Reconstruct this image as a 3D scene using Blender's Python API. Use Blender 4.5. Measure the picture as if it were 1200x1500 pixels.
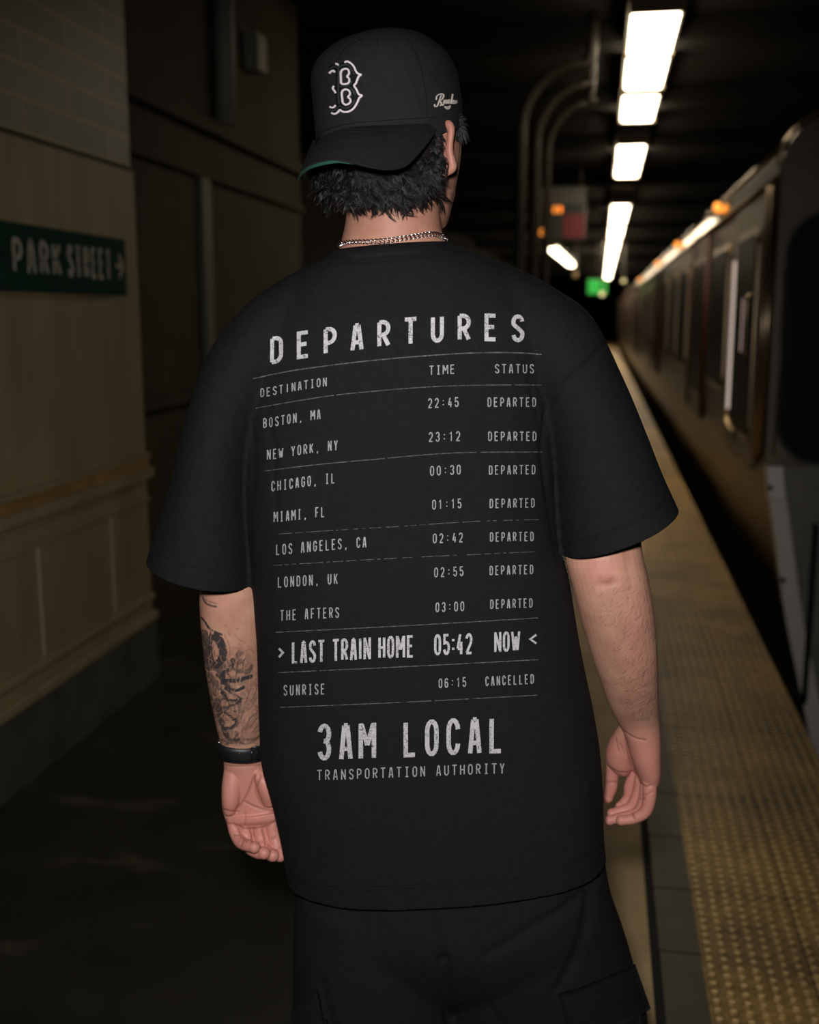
import bpy, bmesh, math, random
import numpy as np
from mathutils import Vector, Matrix, noise
from mathutils.bvhtree import BVHTree
from math import sin, cos, pi, atan, tan, radians

random.seed(7)
scene = bpy.context.scene
COL = scene.collection
for o in list(bpy.data.objects):
    bpy.data.objects.remove(o)

# ------------------------------------------------------------------ camera
FPX = 1600.0                       # focal length in pixels of the 1200x1500 frame
EYE = 1.52                         # lens height above the platform
PITCH = atan(288 / 1600)           # tilted slightly down
YAW = radians(9.772)               # turned a little left of the track direction
cam = bpy.data.cameras.new('camera')
cam.sensor_fit = 'VERTICAL'
cam.sensor_height = 36.0
cam.sensor_width = 28.8
cam.lens = FPX * 36.0 / 1500.0
cam.clip_start = 0.05
cam.clip_end = 300
cam.dof.use_dof = True
cam.dof.focus_distance = 1.47
cam.dof.aperture_fstop = 3.0
cam.dof.aperture_blades = 9
camo = bpy.data.objects.new('camera', cam)
COL.objects.link(camo)
camo.location = (0, 0, EYE)
camo.rotation_euler = (pi / 2 - PITCH, 0, YAW)
scene.camera = camo

# ------------------------------------------------------------------ world, flash, exposure
w = bpy.data.worlds.new('world')
scene.world = w
w.use_nodes = True
w.node_tree.nodes['Background'].inputs[0].default_value = (0.9, 0.85, 0.6, 1)
w.node_tree.nodes['Background'].inputs[1].default_value = 0.0015

# the photographer's hand-held flash, just above the camera
fl = bpy.data.lights.new('camera_flash', 'SPOT')
fl.energy = 104
fl.color = (1.0, 0.95, 0.93)
fl.shadow_soft_size = 0.045
fl.spot_size = radians(88)
fl.spot_blend = 0.9
flo = bpy.data.objects.new('camera_flash', fl)
COL.objects.link(flo)
flo.location = (-0.05, 0.02, EYE + 0.13)
flo.rotation_euler = (pi / 2 - PITCH - 0.17, 0, YAW + 0.02)

vs = scene.view_settings
vs.view_transform = 'Standard'
vs.look = 'None'
vs.gamma = 1.0
vs.exposure = 0.0
vs.use_curve_mapping = False

# ------------------------------------------------------------------ helpers
def tag(o, label=None, cat=None, group=None, kind=None):
    if label: o['label'] = label
    if cat: o['category'] = cat
    if group: o['group'] = group
    if kind: o['kind'] = kind
    return o

def link(name, me, mat=None, parent=None, smooth=True):
    o = bpy.data.objects.new(name, me)
    COL.objects.link(o)
    if mat is not None:
        for m in (mat if isinstance(mat, (list, tuple)) else [mat]):
            me.materials.append(m)
    if parent is not None: o.parent = parent
    if smooth and len(me.polygons):
        me.polygons.foreach_set('use_smooth', [True] * len(me.polygons))
    return o

def from_bm(name, bm, mat=None, parent=None, smooth=False):
    me = bpy.data.meshes.new(name)
    bmesh.ops.recalc_face_normals(bm, faces=bm.faces)
    bm.to_mesh(me); bm.free()
    return link(name, me, mat, parent, smooth)

def from_py(name, v, f, mat=None, parent=None, smooth=True):
    me = bpy.data.meshes.new(name)
    me.from_pydata([tuple(p) for p in v], [], f)
    me.update()
    return link(name, me, mat, parent, smooth)

def empty(name, loc=(0, 0, 0), rz=0.0):
    o = bpy.data.objects.new(name, None)
    COL.objects.link(o)
    o.location = loc; o.rotation_euler = (0, 0, rz)
    o.empty_display_size = 0.1
    return o

def add_box(bm, x0, x1, y0, y1, z0, z1, bev=0.0):
    vs_ = [bm.verts.new((x, y, z)) for x in (x0, x1) for y in (y0, y1) for z in (z0, z1)]
    fs = []
    for q in ((0, 1, 3, 2), (4, 6, 7, 5), (0, 4, 5, 1), (2, 3, 7, 6), (0, 2, 6, 4), (1, 5, 7, 3)):
        fs.append(bm.faces.new([vs_[i] for i in q]))
    if bev > 0:
        ed = set(e for f in fs for e in f.edges)
        bmesh.ops.bevel(bm, geom=list(ed), offset=bev, segments=2, profile=0.5, affect='EDGES')

def box(name, x0, x1, y0, y1, z0, z1, mat, parent=None, bev=0.0):
    bm = bmesh.new(); add_box(bm, x0, x1, y0, y1, z0, z1, bev)
    return from_bm(name, bm, mat, parent)

def catmull(P, t):
    n = len(P) - 1
    i = min(int(t), n - 1); u = t - i
    p0 = P[max(i - 1, 0)]; p1 = P[i]; p2 = P[i + 1]; p3 = P[min(i + 2, n)]
    return 0.5 * ((2 * p1) + (-p0 + p2) * u + (2 * p0 - 5 * p1 + 4 * p2 - p3) * u * u + (-p0 + 3 * p1 - 3 * p2 + p3) * u ** 3)

def tube(path, rad, seg=10, cap=True, sub=1, flat=None):
    """verts, faces of a round tube along path (list of 3-vectors); rad is a number or one per point."""
    P = [np.array(p, float) for p in path]
    R = [float(rad)] * len(P) if np.isscalar(rad) else list(rad)
    if sub > 1 and len(P) > 2:
        A = [np.append(p, r) for p, r in zip(P, R)]
        n = (len(P) - 1) * sub
        A = [catmull(A, i / sub) for i in range(n + 1)]
        P = [a[:3] for a in A]; R = [max(a[3], 1e-5) for a in A]
    V, F = [], []
    up = None
    for i, p in enumerate(P):
        d = P[min(i + 1, len(P) - 1)] - P[max(i - 1, 0)]
        d = d / (np.linalg.norm(d) + 1e-12)
        if up is None:
            a = np.array((0, 0, 1.0)) if abs(d[2]) < 0.9 else np.array((1.0, 0, 0))
            up = np.cross(np.cross(d, a), d)
        up = up - d * np.dot(up, d); up = up / (np.linalg.norm(up) + 1e-12)
        s = np.cross(d, up)
        for k in range(seg):
            t = 2 * pi * k / seg
            V.append(p + R[i] * (cos(t) * up + sin(t) * s))
    for i in range(len(P) - 1):
        for k in range(seg):
            a = i * seg + k; b = i * seg + (k + 1) % seg
            F.append((a, b, b + seg, a + seg))
    if cap:
        F.append(tuple(range(seg))[::-1])
        F.append(tuple(range((len(P) - 1) * seg, len(P) * seg)))
    return V, F

class Soup:
    def __init__(s): s.v = []; s.f = []
    def add(s, V, F):
        b = len(s.v); s.v += [tuple(p) for p in V]; s.f += [tuple(i + b for i in f) for f in F]
    def tube(s, *a, **k): s.add(*tube(*a, **k))
    def ell(s, c, r, rot=None, nu=20, nv=12):
        V, F = [], []
        M = rot or Matrix.Identity(3)
        for j in range(1, nv):
            ph = pi * j / nv
            for i in range(nu):
                t = 2 * pi * i / nu
                V.append(np.array(c) + np.array(M @ Vector((r[0] * sin(ph) * cos(t), r[1] * sin(ph) * sin(t), r[2] * cos(ph)))))
        for j in range(nv - 2):
            for i in range(nu):
                a = j * nu + i; b = j * nu + (i + 1) % nu
                F.append((a, b, b + nu, a + nu))
        t0 = len(V); V.append(np.array(c) + np.array(M @ Vector((0, 0, r[2])))); V.append(np.array(c) - np.array(M @ Vector((0, 0, r[2]))))
        for i in range(nu):
            F.append((t0, (i + 1) % nu, i)); a = (nv - 2) * nu
            F.append((t0 + 1, a + i, a + (i + 1) % nu))
        s.add(V, F)
    def obj(s, name, mat=None, parent=None, smooth=True):
        return from_py(name, s.v, s.f, mat, parent, smooth)

# A point of the man's own frame (x to his right, y ahead of him, z up; the back of the
# shirt is at y = 0): where the line of sight of a photo point meets the depth y.
STAND = 1.4
def L(px, py, y):
    r = (px - 600) / FPX; u = (750 - py) / FPX
    d = (r, cos(PITCH) + u * sin(PITCH), -sin(PITCH) + u * cos(PITCH))
    t = (y + STAND) / d[1]
    return np.array((d[0] * t, y, EYE + d[2] * t))
def unL(p):
    dy = p[1] + STAND; dz = p[2] - EYE
    dep = dy * cos(PITCH) - dz * sin(PITCH); up = dy * sin(PITCH) + dz * cos(PITCH)
    return 600 + FPX * p[0] / dep, 750 - FPX * up / dep

def loft(rows, seg=32, sub=4, e=2.0, cap=True):
    """closed body through cross sections; a row is (px_a, py_a, px_b, py_b, depth, half thickness[, exponent])"""
    A = []
    for r in rows:
        a = L(r[0], r[1], r[4]); b = L(r[2], r[3], r[4])
        A.append(np.concatenate((a, b, [r[5], r[6] if len(r) > 6 else e, r[7] if len(r) > 7 else 0.0])))
    if sub > 1:
        A = [catmull(A, i / sub) for i in range((len(A) - 1) * sub + 1)]
    V, F = [], []
    for q in A:
        c = (q[:3] + q[3:6]) / 2; h = (q[3:6] - q[:3]) / 2; ex = 2 / q[7]
        for k in range(seg):
            t = 2 * pi * k / seg
            ct, st = cos(t), sin(t)
            V.append(c + h * math.copysign(abs(ct) ** ex, ct) + np.array((0, q[6], q[8])) * math.copysign(abs(st) ** ex, st))
    for i in range(len(A) - 1):
        for k in range(seg):
            a = i * seg + k; b = i * seg + (k + 1) % seg
            F.append((a, b, b + seg, a + seg))
    if cap:
        n = len(V)
        V.append(np.mean(V[:seg], axis=0)); V.append(np.mean(V[(len(A) - 1) * seg:len(A) * seg], axis=0))
        m = (len(A) - 1) * seg
        for k in range(seg):
            F.append((n, (k + 1) % seg, k)); F.append((n + 1, m + k, m + (k + 1) % seg))
    return V, F

def remesh(soup, voxel, smooth=4, fac=0.5):
    """one continuous skin around all the closed bodies of a soup"""
    me = bpy.data.meshes.new('tmp'); me.from_pydata(soup.v, [], soup.f); me.update()
    o = bpy.data.objects.new('tmp', me); COL.objects.link(o)
    m = o.modifiers.new('r', 'REMESH'); m.mode = 'VOXEL'; m.voxel_size = voxel; m.adaptivity = 0
    s = o.modifiers.new('s', 'SMOOTH'); s.factor = fac; s.iterations = smooth
    dg = bpy.context.evaluated_depsgraph_get()
    out = bpy.data.meshes.new_from_object(o.evaluated_get(dg))
    bpy.data.objects.remove(o); bpy.data.meshes.remove(me)
    return out

def coords(me):
    a = np.empty(len(me.vertices) * 3); me.vertices.foreach_get('co', a); return a.reshape(-1, 3)
def setco(me, a):
    me.vertices.foreach_set('co', np.ascontiguousarray(a).ravel()); me.update()
def normals(me):
    a = np.empty(len(me.vertices) * 3); me.vertex_normals.foreach_get('vector', a); return a.reshape(-1, 3)
def project(co):
    dy = co[:, 1] + STAND; dz = co[:, 2] - EYE
    dep = dy * cos(PITCH) - dz * sin(PITCH); up = dy * sin(PITCH) + dz * cos(PITCH)
    return np.stack((600 + FPX * co[:, 0] / dep, 750 - FPX * up / dep), 1)
def dist_poly(P, poly):
    """distance of many 2-D points to a polyline"""
    d = np.full(len(P), 1e9)
    for (a, b) in zip(poly[:-1], poly[1:]):
        a = np.array(a, float); b = np.array(b, float); v = b - a
        t = np.clip(((P - a) @ v) / max(v @ v, 1e-9), 0, 1)
        q = a + t[:, None] * v
        d = np.minimum(d, np.hypot(*(P - q).T))
    return d
def smooth_poly(pts, n=8):
    P = [np.array(p, float) for p in pts]
    if len(P) < 3: return P
    return [catmull(P, i / n) for i in range((len(P) - 1) * n + 1)]

# ------------------------------------------------------------------ materials
def mat(name, col, rough=0.6, metal=0.0, spec=0.5, noise_amt=0.0, noise_scale=20.0, bump=0.0, bump_scale=200.0, emit=None, es=0.0, stretch=None, col2=None, n_lo=0.35, n_hi=0.65, sheen=0.0):
    m = bpy.data.materials.new(name); m.use_nodes = True
    nt = m.node_tree; b = nt.nodes['Principled BSDF']
    b.inputs['Base Color'].default_value = (*col, 1)
    b.inputs['Roughness'].default_value = rough
    b.inputs['Metallic'].default_value = metal
    b.inputs['Specular IOR Level'].default_value = spec
    if sheen: b.inputs['Sheen Weight'].default_value = sheen; b.inputs['Sheen Roughness'].default_value = 0.4
    if emit:
        b.inputs['Emission Color'].default_value = (*emit, 1); b.inputs['Emission Strength'].default_value = es
    tc = nt.nodes.new('ShaderNodeTexCoord')
    vec = tc.outputs['Object']
    if stretch:
        mp = nt.nodes.new('ShaderNodeMapping'); mp.inputs['Scale'].default_value = stretch
        nt.links.new(vec, mp.inputs[0]); vec = mp.outputs[0]
    if noise_amt or col2:
        n = nt.nodes.new('ShaderNodeTexNoise'); n.inputs['Scale'].default_value = noise_scale; n.inputs['Detail'].default_value = 6; n.inputs['Roughness'].default_value = 0.65
        nt.links.new(vec, n.inputs['Vector'])
        r = nt.nodes.new('ShaderNodeMapRange'); r.inputs[1].default_value = n_lo; r.inputs[2].default_value = n_hi
        nt.links.new(n.outputs[0], r.inputs[0])
        mx = nt.nodes.new('ShaderNodeMix'); mx.data_type = 'RGBA'
        c2 = col2 or tuple(c * (1 - noise_amt) for c in col)
        mx.inputs['A'].default_value = (*c2, 1); mx.inputs['B'].default_value = (*col, 1)
        nt.links.new(r.outputs[0], mx.inputs['Factor']); nt.links.new(mx.outputs['Result'], b.inputs['Base Color'])
    if bump:
        n2 = nt.nodes.new('ShaderNodeTexNoise'); n2.inputs['Scale'].default_value = bump_scale; n2.inputs['Detail'].default_value = 4
        nt.links.new(vec, n2.inputs['Vector'])
        bp = nt.nodes.new('ShaderNodeBump'); bp.inputs['Strength'].default_value = bump; bp.inputs['Distance'].default_value = 0.002
        nt.links.new(n2.outputs[0], bp.inputs['Height']); nt.links.new(bp.outputs[0], b.inputs['Normal'])
    return m

# ------------------------------------------------------------------ stroke lettering
def rr(x0, y0, x1, y1, r, which='all', n=5):
    pass
def arc(cx, cy, rx, ry, a0, a1, n=7):
    return [(cx + rx * cos(radians(a0 + (a1 - a0) * i / n)), cy + ry * sin(radians(a0 + (a1 - a0) * i / n))) for i in range(n + 1)]
K = 0.30   # corner height of the round letters
def O_(x0, y0, x1, y1, ky=None):
    rx = (x1 - x0) / 2; ky = ky or min(0.28, (y1 - y0) / 2)
    c = (x0 + x1) / 2
    return arc(c, y1 - ky, rx, ky, 0, 180) + arc(c, y0 + ky, rx, ky, 180, 360) + [(x1, y1 - ky)]
def bowl(x0, y0, x1, y1):           # D-like bowl opening to the left stem
    ry = (y1 - y0) / 2; k = min(ry, 0.28); mx = x0 + (x1 - x0) * 0.35
    return [(x0, y1), (mx, y1)] + arc(mx, y1 - k, x1 - mx, k, 90, 0)[1:] + arc(mx, y0 + k, x1 - mx, k, 0, -90) + [(x0, y0)]
GLY = {
 'A': [[(0, -.04), (.34, 1)], [(.66, 1), (1, -.04)], [(.3, 1), (.7, 1)], [(.12, .28), (.88, .28)]],
 'B': [[(0, 0), (0, 1)], bowl(0, .52, .95, 1), bowl(0, 0, 1, .52)],
 'C': [arc(.5, .72, .5, .28, 0, 180) + arc(.5, .28, .5, .28, 180, 360)],
 'D': [[(0, 0), (0, 1)], bowl(0, 0, 1, 1)],
 'E': [[(1, 1), (0, 1), (0, 0), (1, 0)], [(0, .52), (.85, .52)]],
 'F': [[(1, 1), (0, 1), (0, 0)], [(0, .5), (.85, .5)]],
 'G': [arc(.5, .72, .5, .28, 0, 180) + arc(.5, .28, .5, .28, 180, 360) + [(1, .48), (.55, .48)]],
 'H': [[(0, 0), (0, 1)], [(1, 0), (1, 1)], [(0, .5), (1, .5)]],
 'I': [[(.5, 0), (.5, 1)]],
 'J': [[(.5, 0), (.5, 1)]],
 '|': [[(.5, 0), (.5, 1)], [(.1, 1), (.9, 1)], [(.1, 0), (.9, 0)]],
 'K': [[(0, 0), (0, 1)], [(1, 1), (.08, .42)], [(.35, .58), (1, 0)]],
 'L': [[(0, 1), (0, 0), (1, 0)]],
 'M': [[(0, -.04), (0, 1.04)], [(1, -.04), (1, 1.04)], [(.06, 1), (.5, .36)], [(.94, 1), (.5, .36)]],
 'N': [[(0, -.04), (0, 1.04)], [(1, -.04), (1, 1.04)], [(.05, .97), (.95, .03)]],
 'O': [O_(0, 0, 1, 1)], '0': [O_(0, 0, 1, 1)],
 'P': [[(0, 0), (0, 1)], bowl(0, .42, 1, 1)],
 'R': [[(0, 0), (0, 1)], bowl(0, .46, 1, 1), [(.45, .46), (1, 0)]],
 'S': [arc(.5, .75, .5, .25, 10, 200, 9) + [(.25, .58), (.75, .42)] + arc(.5, .25, .5, .25, 20, -170, 9)],
 'T': [[(-.14, 1), (1.14, 1)], [(.5, 1), (.5, -.04)]],
 'U': [[(0, 1)] + arc(.5, .28, .5, .28, 180, 360) + [(1, 1)]],
 'W': [[(0, 1.02), (.24, 0)], [(.28, 0), (.5, .75)], [(.5, .75), (.72, 0)], [(.76, 0), (1, 1.02)]],
 'Y': [[(0, 1.02), (.5, .42)], [(1, 1.02), (.5, .42)], [(.5, .46), (.5, -.04)]],
 '1': [[(.1, .78), (.55, 1), (.55, 0)]],
 '2': [arc(.5, .73, .5, .27, 170, -10, 9) + [(.9, .52), (0.02, .02)], [(-.05, 0), (1.08, 0)]],
 '3': [arc(.5, .75, .5, .25, 165, -60, 9) + [(.45, .53)], [(.45, .53)] + arc(.5, .27, .5, .27, 60, -165, 10)],
 '4': [[(.74, -.04), (.74, .62)], [(.52, 1.02), (0, .26)], [(-.02, .25), (1.05, .25)]],
 '5': [[(.95, 1), (.08, 1), (.04, .55)] + arc(.5, .31, .5, .31, 125, -165, 10)],
 '6': [O_(0, 0, 1, .6, .28), [(0, .3), (0, .72)] + arc(.5, .73, .5, .27, 180, 15, 8)],
 '9': [O_(0, .4, 1, 1, .28), [(1, .7), (1, .28)] + arc(.5, .27, .5, .27, 0, -165, 8)],
 ',': [[(.5, .08), (.36, -.16)]],
 ':': [[(.5, .2), (.5, .32)], [(.5, .66), (.5, .78)]],
 '>': [[(0, .78), (1, .5), (0, .22)]], '<': [[(1, .78), (0, .5), (1, .22)]],
 '~': [[(0, .5), (1, .5)], [(.45, .95), (1, .5), (.45, .05)]],
 ' ': [],
}
def stroke_poly(pts, t):
    """ribbon of width t along a 2-D polyline -> list of quads (4 points each)"""
    P = [np.array(p, float) for p in pts]
    Q = [P[0]]
    for p in P[1:]:
        if np.hypot(*(p - Q[-1])) > 1e-6: Q.append(p)
    P = Q; n = len(P); out = []
    closed = n > 3 and np.hypot(*(P[0] - P[-1])) < 1e-5
    Ls, Rs = [], []
    for i in range(n):
        if closed and i in (0, n - 1): a, b = P[n - 2], P[1]; d0 = P[0] - a; d1 = b - P[0]
        else:
            d0 = P[i] - P[i - 1] if i > 0 else P[1] - P[0]
            d1 = P[i + 1] - P[i] if i < n - 1 else d0
        d0 = d0 / np.hypot(*d0); d1 = d1 / np.hypot(*d1)
        m = d0 + d1; l = np.hypot(*m)
        m = m / l if l > 1e-6 else d0
        nn = np.array((-m[1], m[0])); c = max(nn @ np.array((-d0[1], d0[0])), 0.72)
        Ls.append(P[i] + nn * t / 2 / c); Rs.append(P[i] - nn * t / 2 / c)
    for i in range(n - 1): out.append((Ls[i], Rs[i], Rs[i + 1], Ls[i + 1]))
    return out
def glyph_quads(ch, wd, h, t, wide=1.0):
    out = []
    if ch in 'MW' and wide != 1.0:
        w2 = wd * wide
        return [tuple(p - np.array(((w2 - wd) / 2, 0)) for p in q) for q in glyph_quads(ch, w2, h, t)]
    for s in GLY[ch]:
        pts = [(t / 2 + x * (wd - t), t / 2 + y * (h - t)) for x, y in s]
        out += stroke_poly(pts, t)
    return out
def text_quads(txt, x0, x1, h, t, mode='mono', wr=0.62, gap=0.24):
    """quads of a line of lettering filling x0..x1, baseline at 0"""
    out = []
    if mode == 'mono':
        n = len(txt)
        adv = (x1 - x0) / (n - 1 + wr) if n > 1 else 0
        wd = adv * wr if n > 1 else (x1 - x0)
        for i, c in enumerate(txt):
            k = 1.0
            out += [(q, x0 + i * adv) for q in glyph_quads(c, wd, h, t, 1.28)]
    else:
        W = {'I': .42, ' ': .55, ':': .42, 'M': 1.3, 'W': 1.35, ',': .4, 'L': .92, 'N': 1.05}
        ws = [W.get(c, 1.0) for c in txt]
        u = (x1 - x0) / (sum(ws) + gap * (len(txt) - 1))
        x = x0
        for c, k in zip(txt, ws):
            out += [(q, x) for q in glyph_quads(c, u * k, h, t)]
            x += u * (k + gap)
    return [[np.array((p[0] + dx, p[1])) for p in q] for q, dx in out]
# ================================================================== SETTING
WX = -1.83       # face of the left wall
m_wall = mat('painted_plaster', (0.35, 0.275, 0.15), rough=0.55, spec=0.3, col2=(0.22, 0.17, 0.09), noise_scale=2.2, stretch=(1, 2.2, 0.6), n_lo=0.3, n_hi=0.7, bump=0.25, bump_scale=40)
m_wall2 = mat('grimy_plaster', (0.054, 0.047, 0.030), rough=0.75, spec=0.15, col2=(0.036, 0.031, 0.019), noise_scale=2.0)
m_dark = mat('black_soot', (0.018, 0.017, 0.014), rough=0.9, spec=0.15)
m_ceil = mat('sooty_concrete', (0.012, 0.011, 0.009), rough=0.85, spec=0.2, noise_amt=0.5, noise_scale=3)
m_stripe = mat('ochre_tile', (0.42, 0.24, 0.07), rough=0.4, noise_amt=0.4, noise_scale=6)
m_base = mat('dark_stone', (0.085, 0.085, 0.07), rough=0.6, noise_amt=0.5, noise_scale=5)
m_groove = mat('joint', (0.06, 0.052, 0.035), rough=0.9)
m_joint_lo = mat('pale_joint', (0.44, 0.36, 0.21), rough=0.6)

def tile_wall_mat():
    m = bpy.data.materials.new('glazed_wall_tile'); m.use_nodes = True
    nt = m.node_tree; b = nt.nodes['Principled BSDF']; b.inputs['Roughness'].default_value = 0.5
    tc = nt.nodes.new('ShaderNodeTexCoord'); mp = nt.nodes.new('ShaderNodeMapping')
    sx = nt.nodes.new('ShaderNodeSeparateXYZ'); cx = nt.nodes.new('ShaderNodeCombineXYZ')
    nt.links.new(tc.outputs['Object'], sx.inputs[0]); nt.links.new(sx.outputs[1], cx.inputs[0]); nt.links.new(sx.outputs[2], cx.inputs[1])
    nt.links.new(cx.outputs[0], mp.inputs[0])
    br = nt.nodes.new('ShaderNodeTexBrick')
    br.inputs['Scale'].default_value = 1.0; br.inputs['Brick Width'].default_value = 0.62; br.inputs['Row Height'].default_value = 0.105
    br.inputs['Mortar Size'].default_value = 0.007
    br.inputs['Color1'].default_value = (0.15, 0.13, 0.095, 1); br.inputs['Color2'].default_value = (0.115, 0.10, 0.07, 1); br.inputs['Mortar'].default_value = (0.24, 0.18, 0.075, 1)
    nt.links.new(mp.outputs[0], br.inputs[0]); nt.links.new(br.outputs[0], b.inputs['Base Color'])
    return m
m_tile = tile_wall_mat()

# the left wall, its tiled upper part, mouldings and stone base
bm = bmesh.new()
add_box(bm, WX - 0.35, WX, 0.2, 4.22, 0, 2.08)
from_bm('wall_left', bm, m_wall).__setitem__('kind', 'structure')
tag(box('wall_left_upper', WX - 0.35, WX - 0.012, 0.2, 4.22, 2.082, 3.6, m_tile), kind='structure')
bm = bmesh.new(); add_box(bm, WX, WX + 0.035, 0.2, 4.22, 0.865, 0.905); add_box(bm, WX, WX + 0.022, 0.2, 4.22, 0.945, 0.965)
tag(from_bm('trim_1', bm, m_wall), kind='structure')
tag(box('trim_2', WX, WX + 0.012, 0.2, 4.22, 0.905, 0.945, m_stripe), kind='structure')
bm = bmesh.new(); add_box(bm, WX, WX + 0.03, 0.2, 4.22, 0.26, 0.30, 0.008); add_box(bm, WX, WX + 0.018, 0.2, 4.22, 0.345, 0.375, 0.006); add_box(bm, WX, WX + 0.012, 0.2, 4.22, 0.765, 0.785)
tag(from_bm('trim_3', bm, m_wall), kind='structure')
tag(box('baseboard_left', WX, WX + 0.02, 0.2, 4.225, 0, 0.26, m_base, bev=0.004), kind='structure')
bm = bmesh.new()
for y in (1.35, 2.35, 3.3, 3.86):
    add_box(bm, WX, WX + 0.004, y, y + 0.012, 0.38, 0.76)
tag(from_bm('trim_4', bm, m_joint_lo), kind='structure')
bm = bmesh.new()
for y in (1.0, 1.9, 2.75, 3.5): add_box(bm, WX + 0.018, WX + 0.021, y, y + 0.008, 0, 0.255)
add_box(bm, WX - 0.013, WX + 0.002, 0.2, 4.22, 2.075, 2.09)
tag(from_bm('trim_5', bm, m_groove), kind='structure')

# recessed wall behind it
RX = -2.12
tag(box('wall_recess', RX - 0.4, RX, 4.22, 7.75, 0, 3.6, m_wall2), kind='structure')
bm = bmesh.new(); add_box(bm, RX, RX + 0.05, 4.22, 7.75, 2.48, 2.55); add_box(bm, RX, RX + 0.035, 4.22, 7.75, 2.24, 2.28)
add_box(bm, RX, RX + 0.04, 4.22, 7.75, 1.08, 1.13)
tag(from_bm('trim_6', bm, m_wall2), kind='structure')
bm = bmesh.new(); add_box(bm, RX, RX + 0.03, 5.7, 5.83, 0, 2.24)
tag(from_bm('trim_7', bm, mat('grey_green_paint', (0.075, 0.08, 0.058), rough=0.6)), kind='structure')
tag(box('wall_far_left', -4.2, -3.6, 7.75, 72, 0, 3.6, m_dark), kind='structure')
tag(box('wall_end', -4.2, 5, 72, 72.4, -1.3, 3.6, m_dark), kind='structure')
tag(box('wall_right', 4.2, 4.5, -3, 72, -1.3, 3.6, m_dark), kind='structure')
bm = bmesh.new(); add_box(bm, -4.2, 4.5, -3, 72, 3.6, 3.9)
for y in (5.2, 6.6, 8.4, 10.8, 13.5, 17, 21, 26, 32, 40):
    add_box(bm, -4.2, 4.5, y, y + 0.3, 3.44, 3.62)
tag(from_bm('ceiling', bm, m_ceil), kind='structure')

# platform
def floor_mat():
    m = mat('dark_platform_floor', (0.030, 0.028, 0.017), rough=0.55, spec=0.25, noise_amt=0.45, noise_scale=3.0, bump=0.15, bump_scale=60)
    nt = m.node_tree; b = nt.nodes['Principled BSDF']
    src = b.inputs['Base Color'].links[0].from_socket
    tc = nt.nodes.new('ShaderNodeTexCoord'); mp = nt.nodes.new('ShaderNodeMapping'); mp.inputs['Scale'].default_value = (1.1, 3.2, 1)
    mp.inputs['Rotation'].default_value = (0, 0, 0.25)
    n = nt.nodes.new('ShaderNodeTexNoise'); n.inputs['Scale'].default_value = 1.6; n.inputs['Detail'].default_value = 7; n.inputs['Roughness'].default_value = 0.6
    r = nt.nodes.new('ShaderNodeMapRange'); r.inputs[1].default_value = 0.60; r.inputs[2].default_value = 0.72
    mx = nt.nodes.new('ShaderNodeMix'); mx.data_type = 'RGBA'; mx.inputs['B'].default_value = (0.085, 0.078, 0.055, 1)
    nt.links.new(tc.outputs['Object'], mp.inputs[0]); nt.links.new(mp.outputs[0], n.inputs['Vector']); nt.links.new(n.outputs[0], r.inputs[0])
    nt.links.new(r.outputs[0], mx.inputs['Factor']); nt.links.new(src, mx.inputs['A']); nt.links.new(mx.outputs['Result'], b.inputs['Base Color'])
    return m
tag(box('floor', -4.2, -0.10, -3, 72, -0.5, 0, floor_mat()), kind='structure')
m_tan = mat('worn_tan_concrete', (0.62, 0.45, 0.23), rough=0.65, spec=0.3, col2=(0.46, 0.33, 0.165), noise_scale=3.5, bump=0.2, bump_scale=90)
bm = bmesh.new(); add_box(bm, -0.10, 0.165, -3, 72, -0.5, 0)
tag(from_bm('floor_walkway', bm, m_tan), kind='structure')
bm = bmesh.new(); add_box(bm, 0.165, 0.188, -3, 72, -0.5, -0.008)
for k in range(150):
    add_box(bm, 0.185, 0.288, -3 + k * 0.305, -2.995 + k * 0.305, -0.02, 0.0006)
tag(from_bm('floor_joint', bm, mat('black_joint', (0.012, 0.012, 0.01), rough=0.9)), kind='structure')
tag(box('floor_border', 0.188, 0.285, -3, 72, -0.5, 0, mat('dark_border_tile', (0.125, 0.105, 0.06), rough=0.6, col2=(0.06, 0.055, 0.038), noise_scale=2.5, stretch=(1, 0.7, 1))), kind='structure')

# tactile edge: yellow pavers with rows of truncated domes
def tactile_mat():
    m = mat('light_banded_yellow_paver', (0.52, 0.315, 0.085), rough=0.5, spec=0.35, col2=(0.19, 0.120, 0.045), noise_scale=2.1, stretch=(1.0, 0.9, 1), n_lo=0.38, n_hi=0.62, bump=0.3, bump_scale=150)  # broad noise puts the bright and dark bands of light into the yellow
    nt = m.node_tree; b = nt.nodes['Principled BSDF']; src = b.inputs['Base Color'].links[0].from_socket
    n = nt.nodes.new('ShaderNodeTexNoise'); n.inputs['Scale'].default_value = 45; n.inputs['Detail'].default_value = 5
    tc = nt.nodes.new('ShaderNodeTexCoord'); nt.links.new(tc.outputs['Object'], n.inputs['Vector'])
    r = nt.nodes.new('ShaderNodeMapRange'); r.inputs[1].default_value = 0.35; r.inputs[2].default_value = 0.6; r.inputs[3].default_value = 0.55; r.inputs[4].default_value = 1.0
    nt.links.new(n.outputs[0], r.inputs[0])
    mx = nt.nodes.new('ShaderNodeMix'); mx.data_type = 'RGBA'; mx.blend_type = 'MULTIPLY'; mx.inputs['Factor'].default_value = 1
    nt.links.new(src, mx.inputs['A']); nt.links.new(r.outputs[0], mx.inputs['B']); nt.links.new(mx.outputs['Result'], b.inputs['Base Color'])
    return m
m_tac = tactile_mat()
X0, X1 = 0.285, 0.80
s = Soup()
s.add([(X0, -3, 0), (X1, -3, 0), (X1, 72, 0), (X0, 72, 0), (X1, -3, -1.25), (X1, 72, -1.25)], [(0, 1, 2, 3), (1, 4, 5, 2)])
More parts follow.
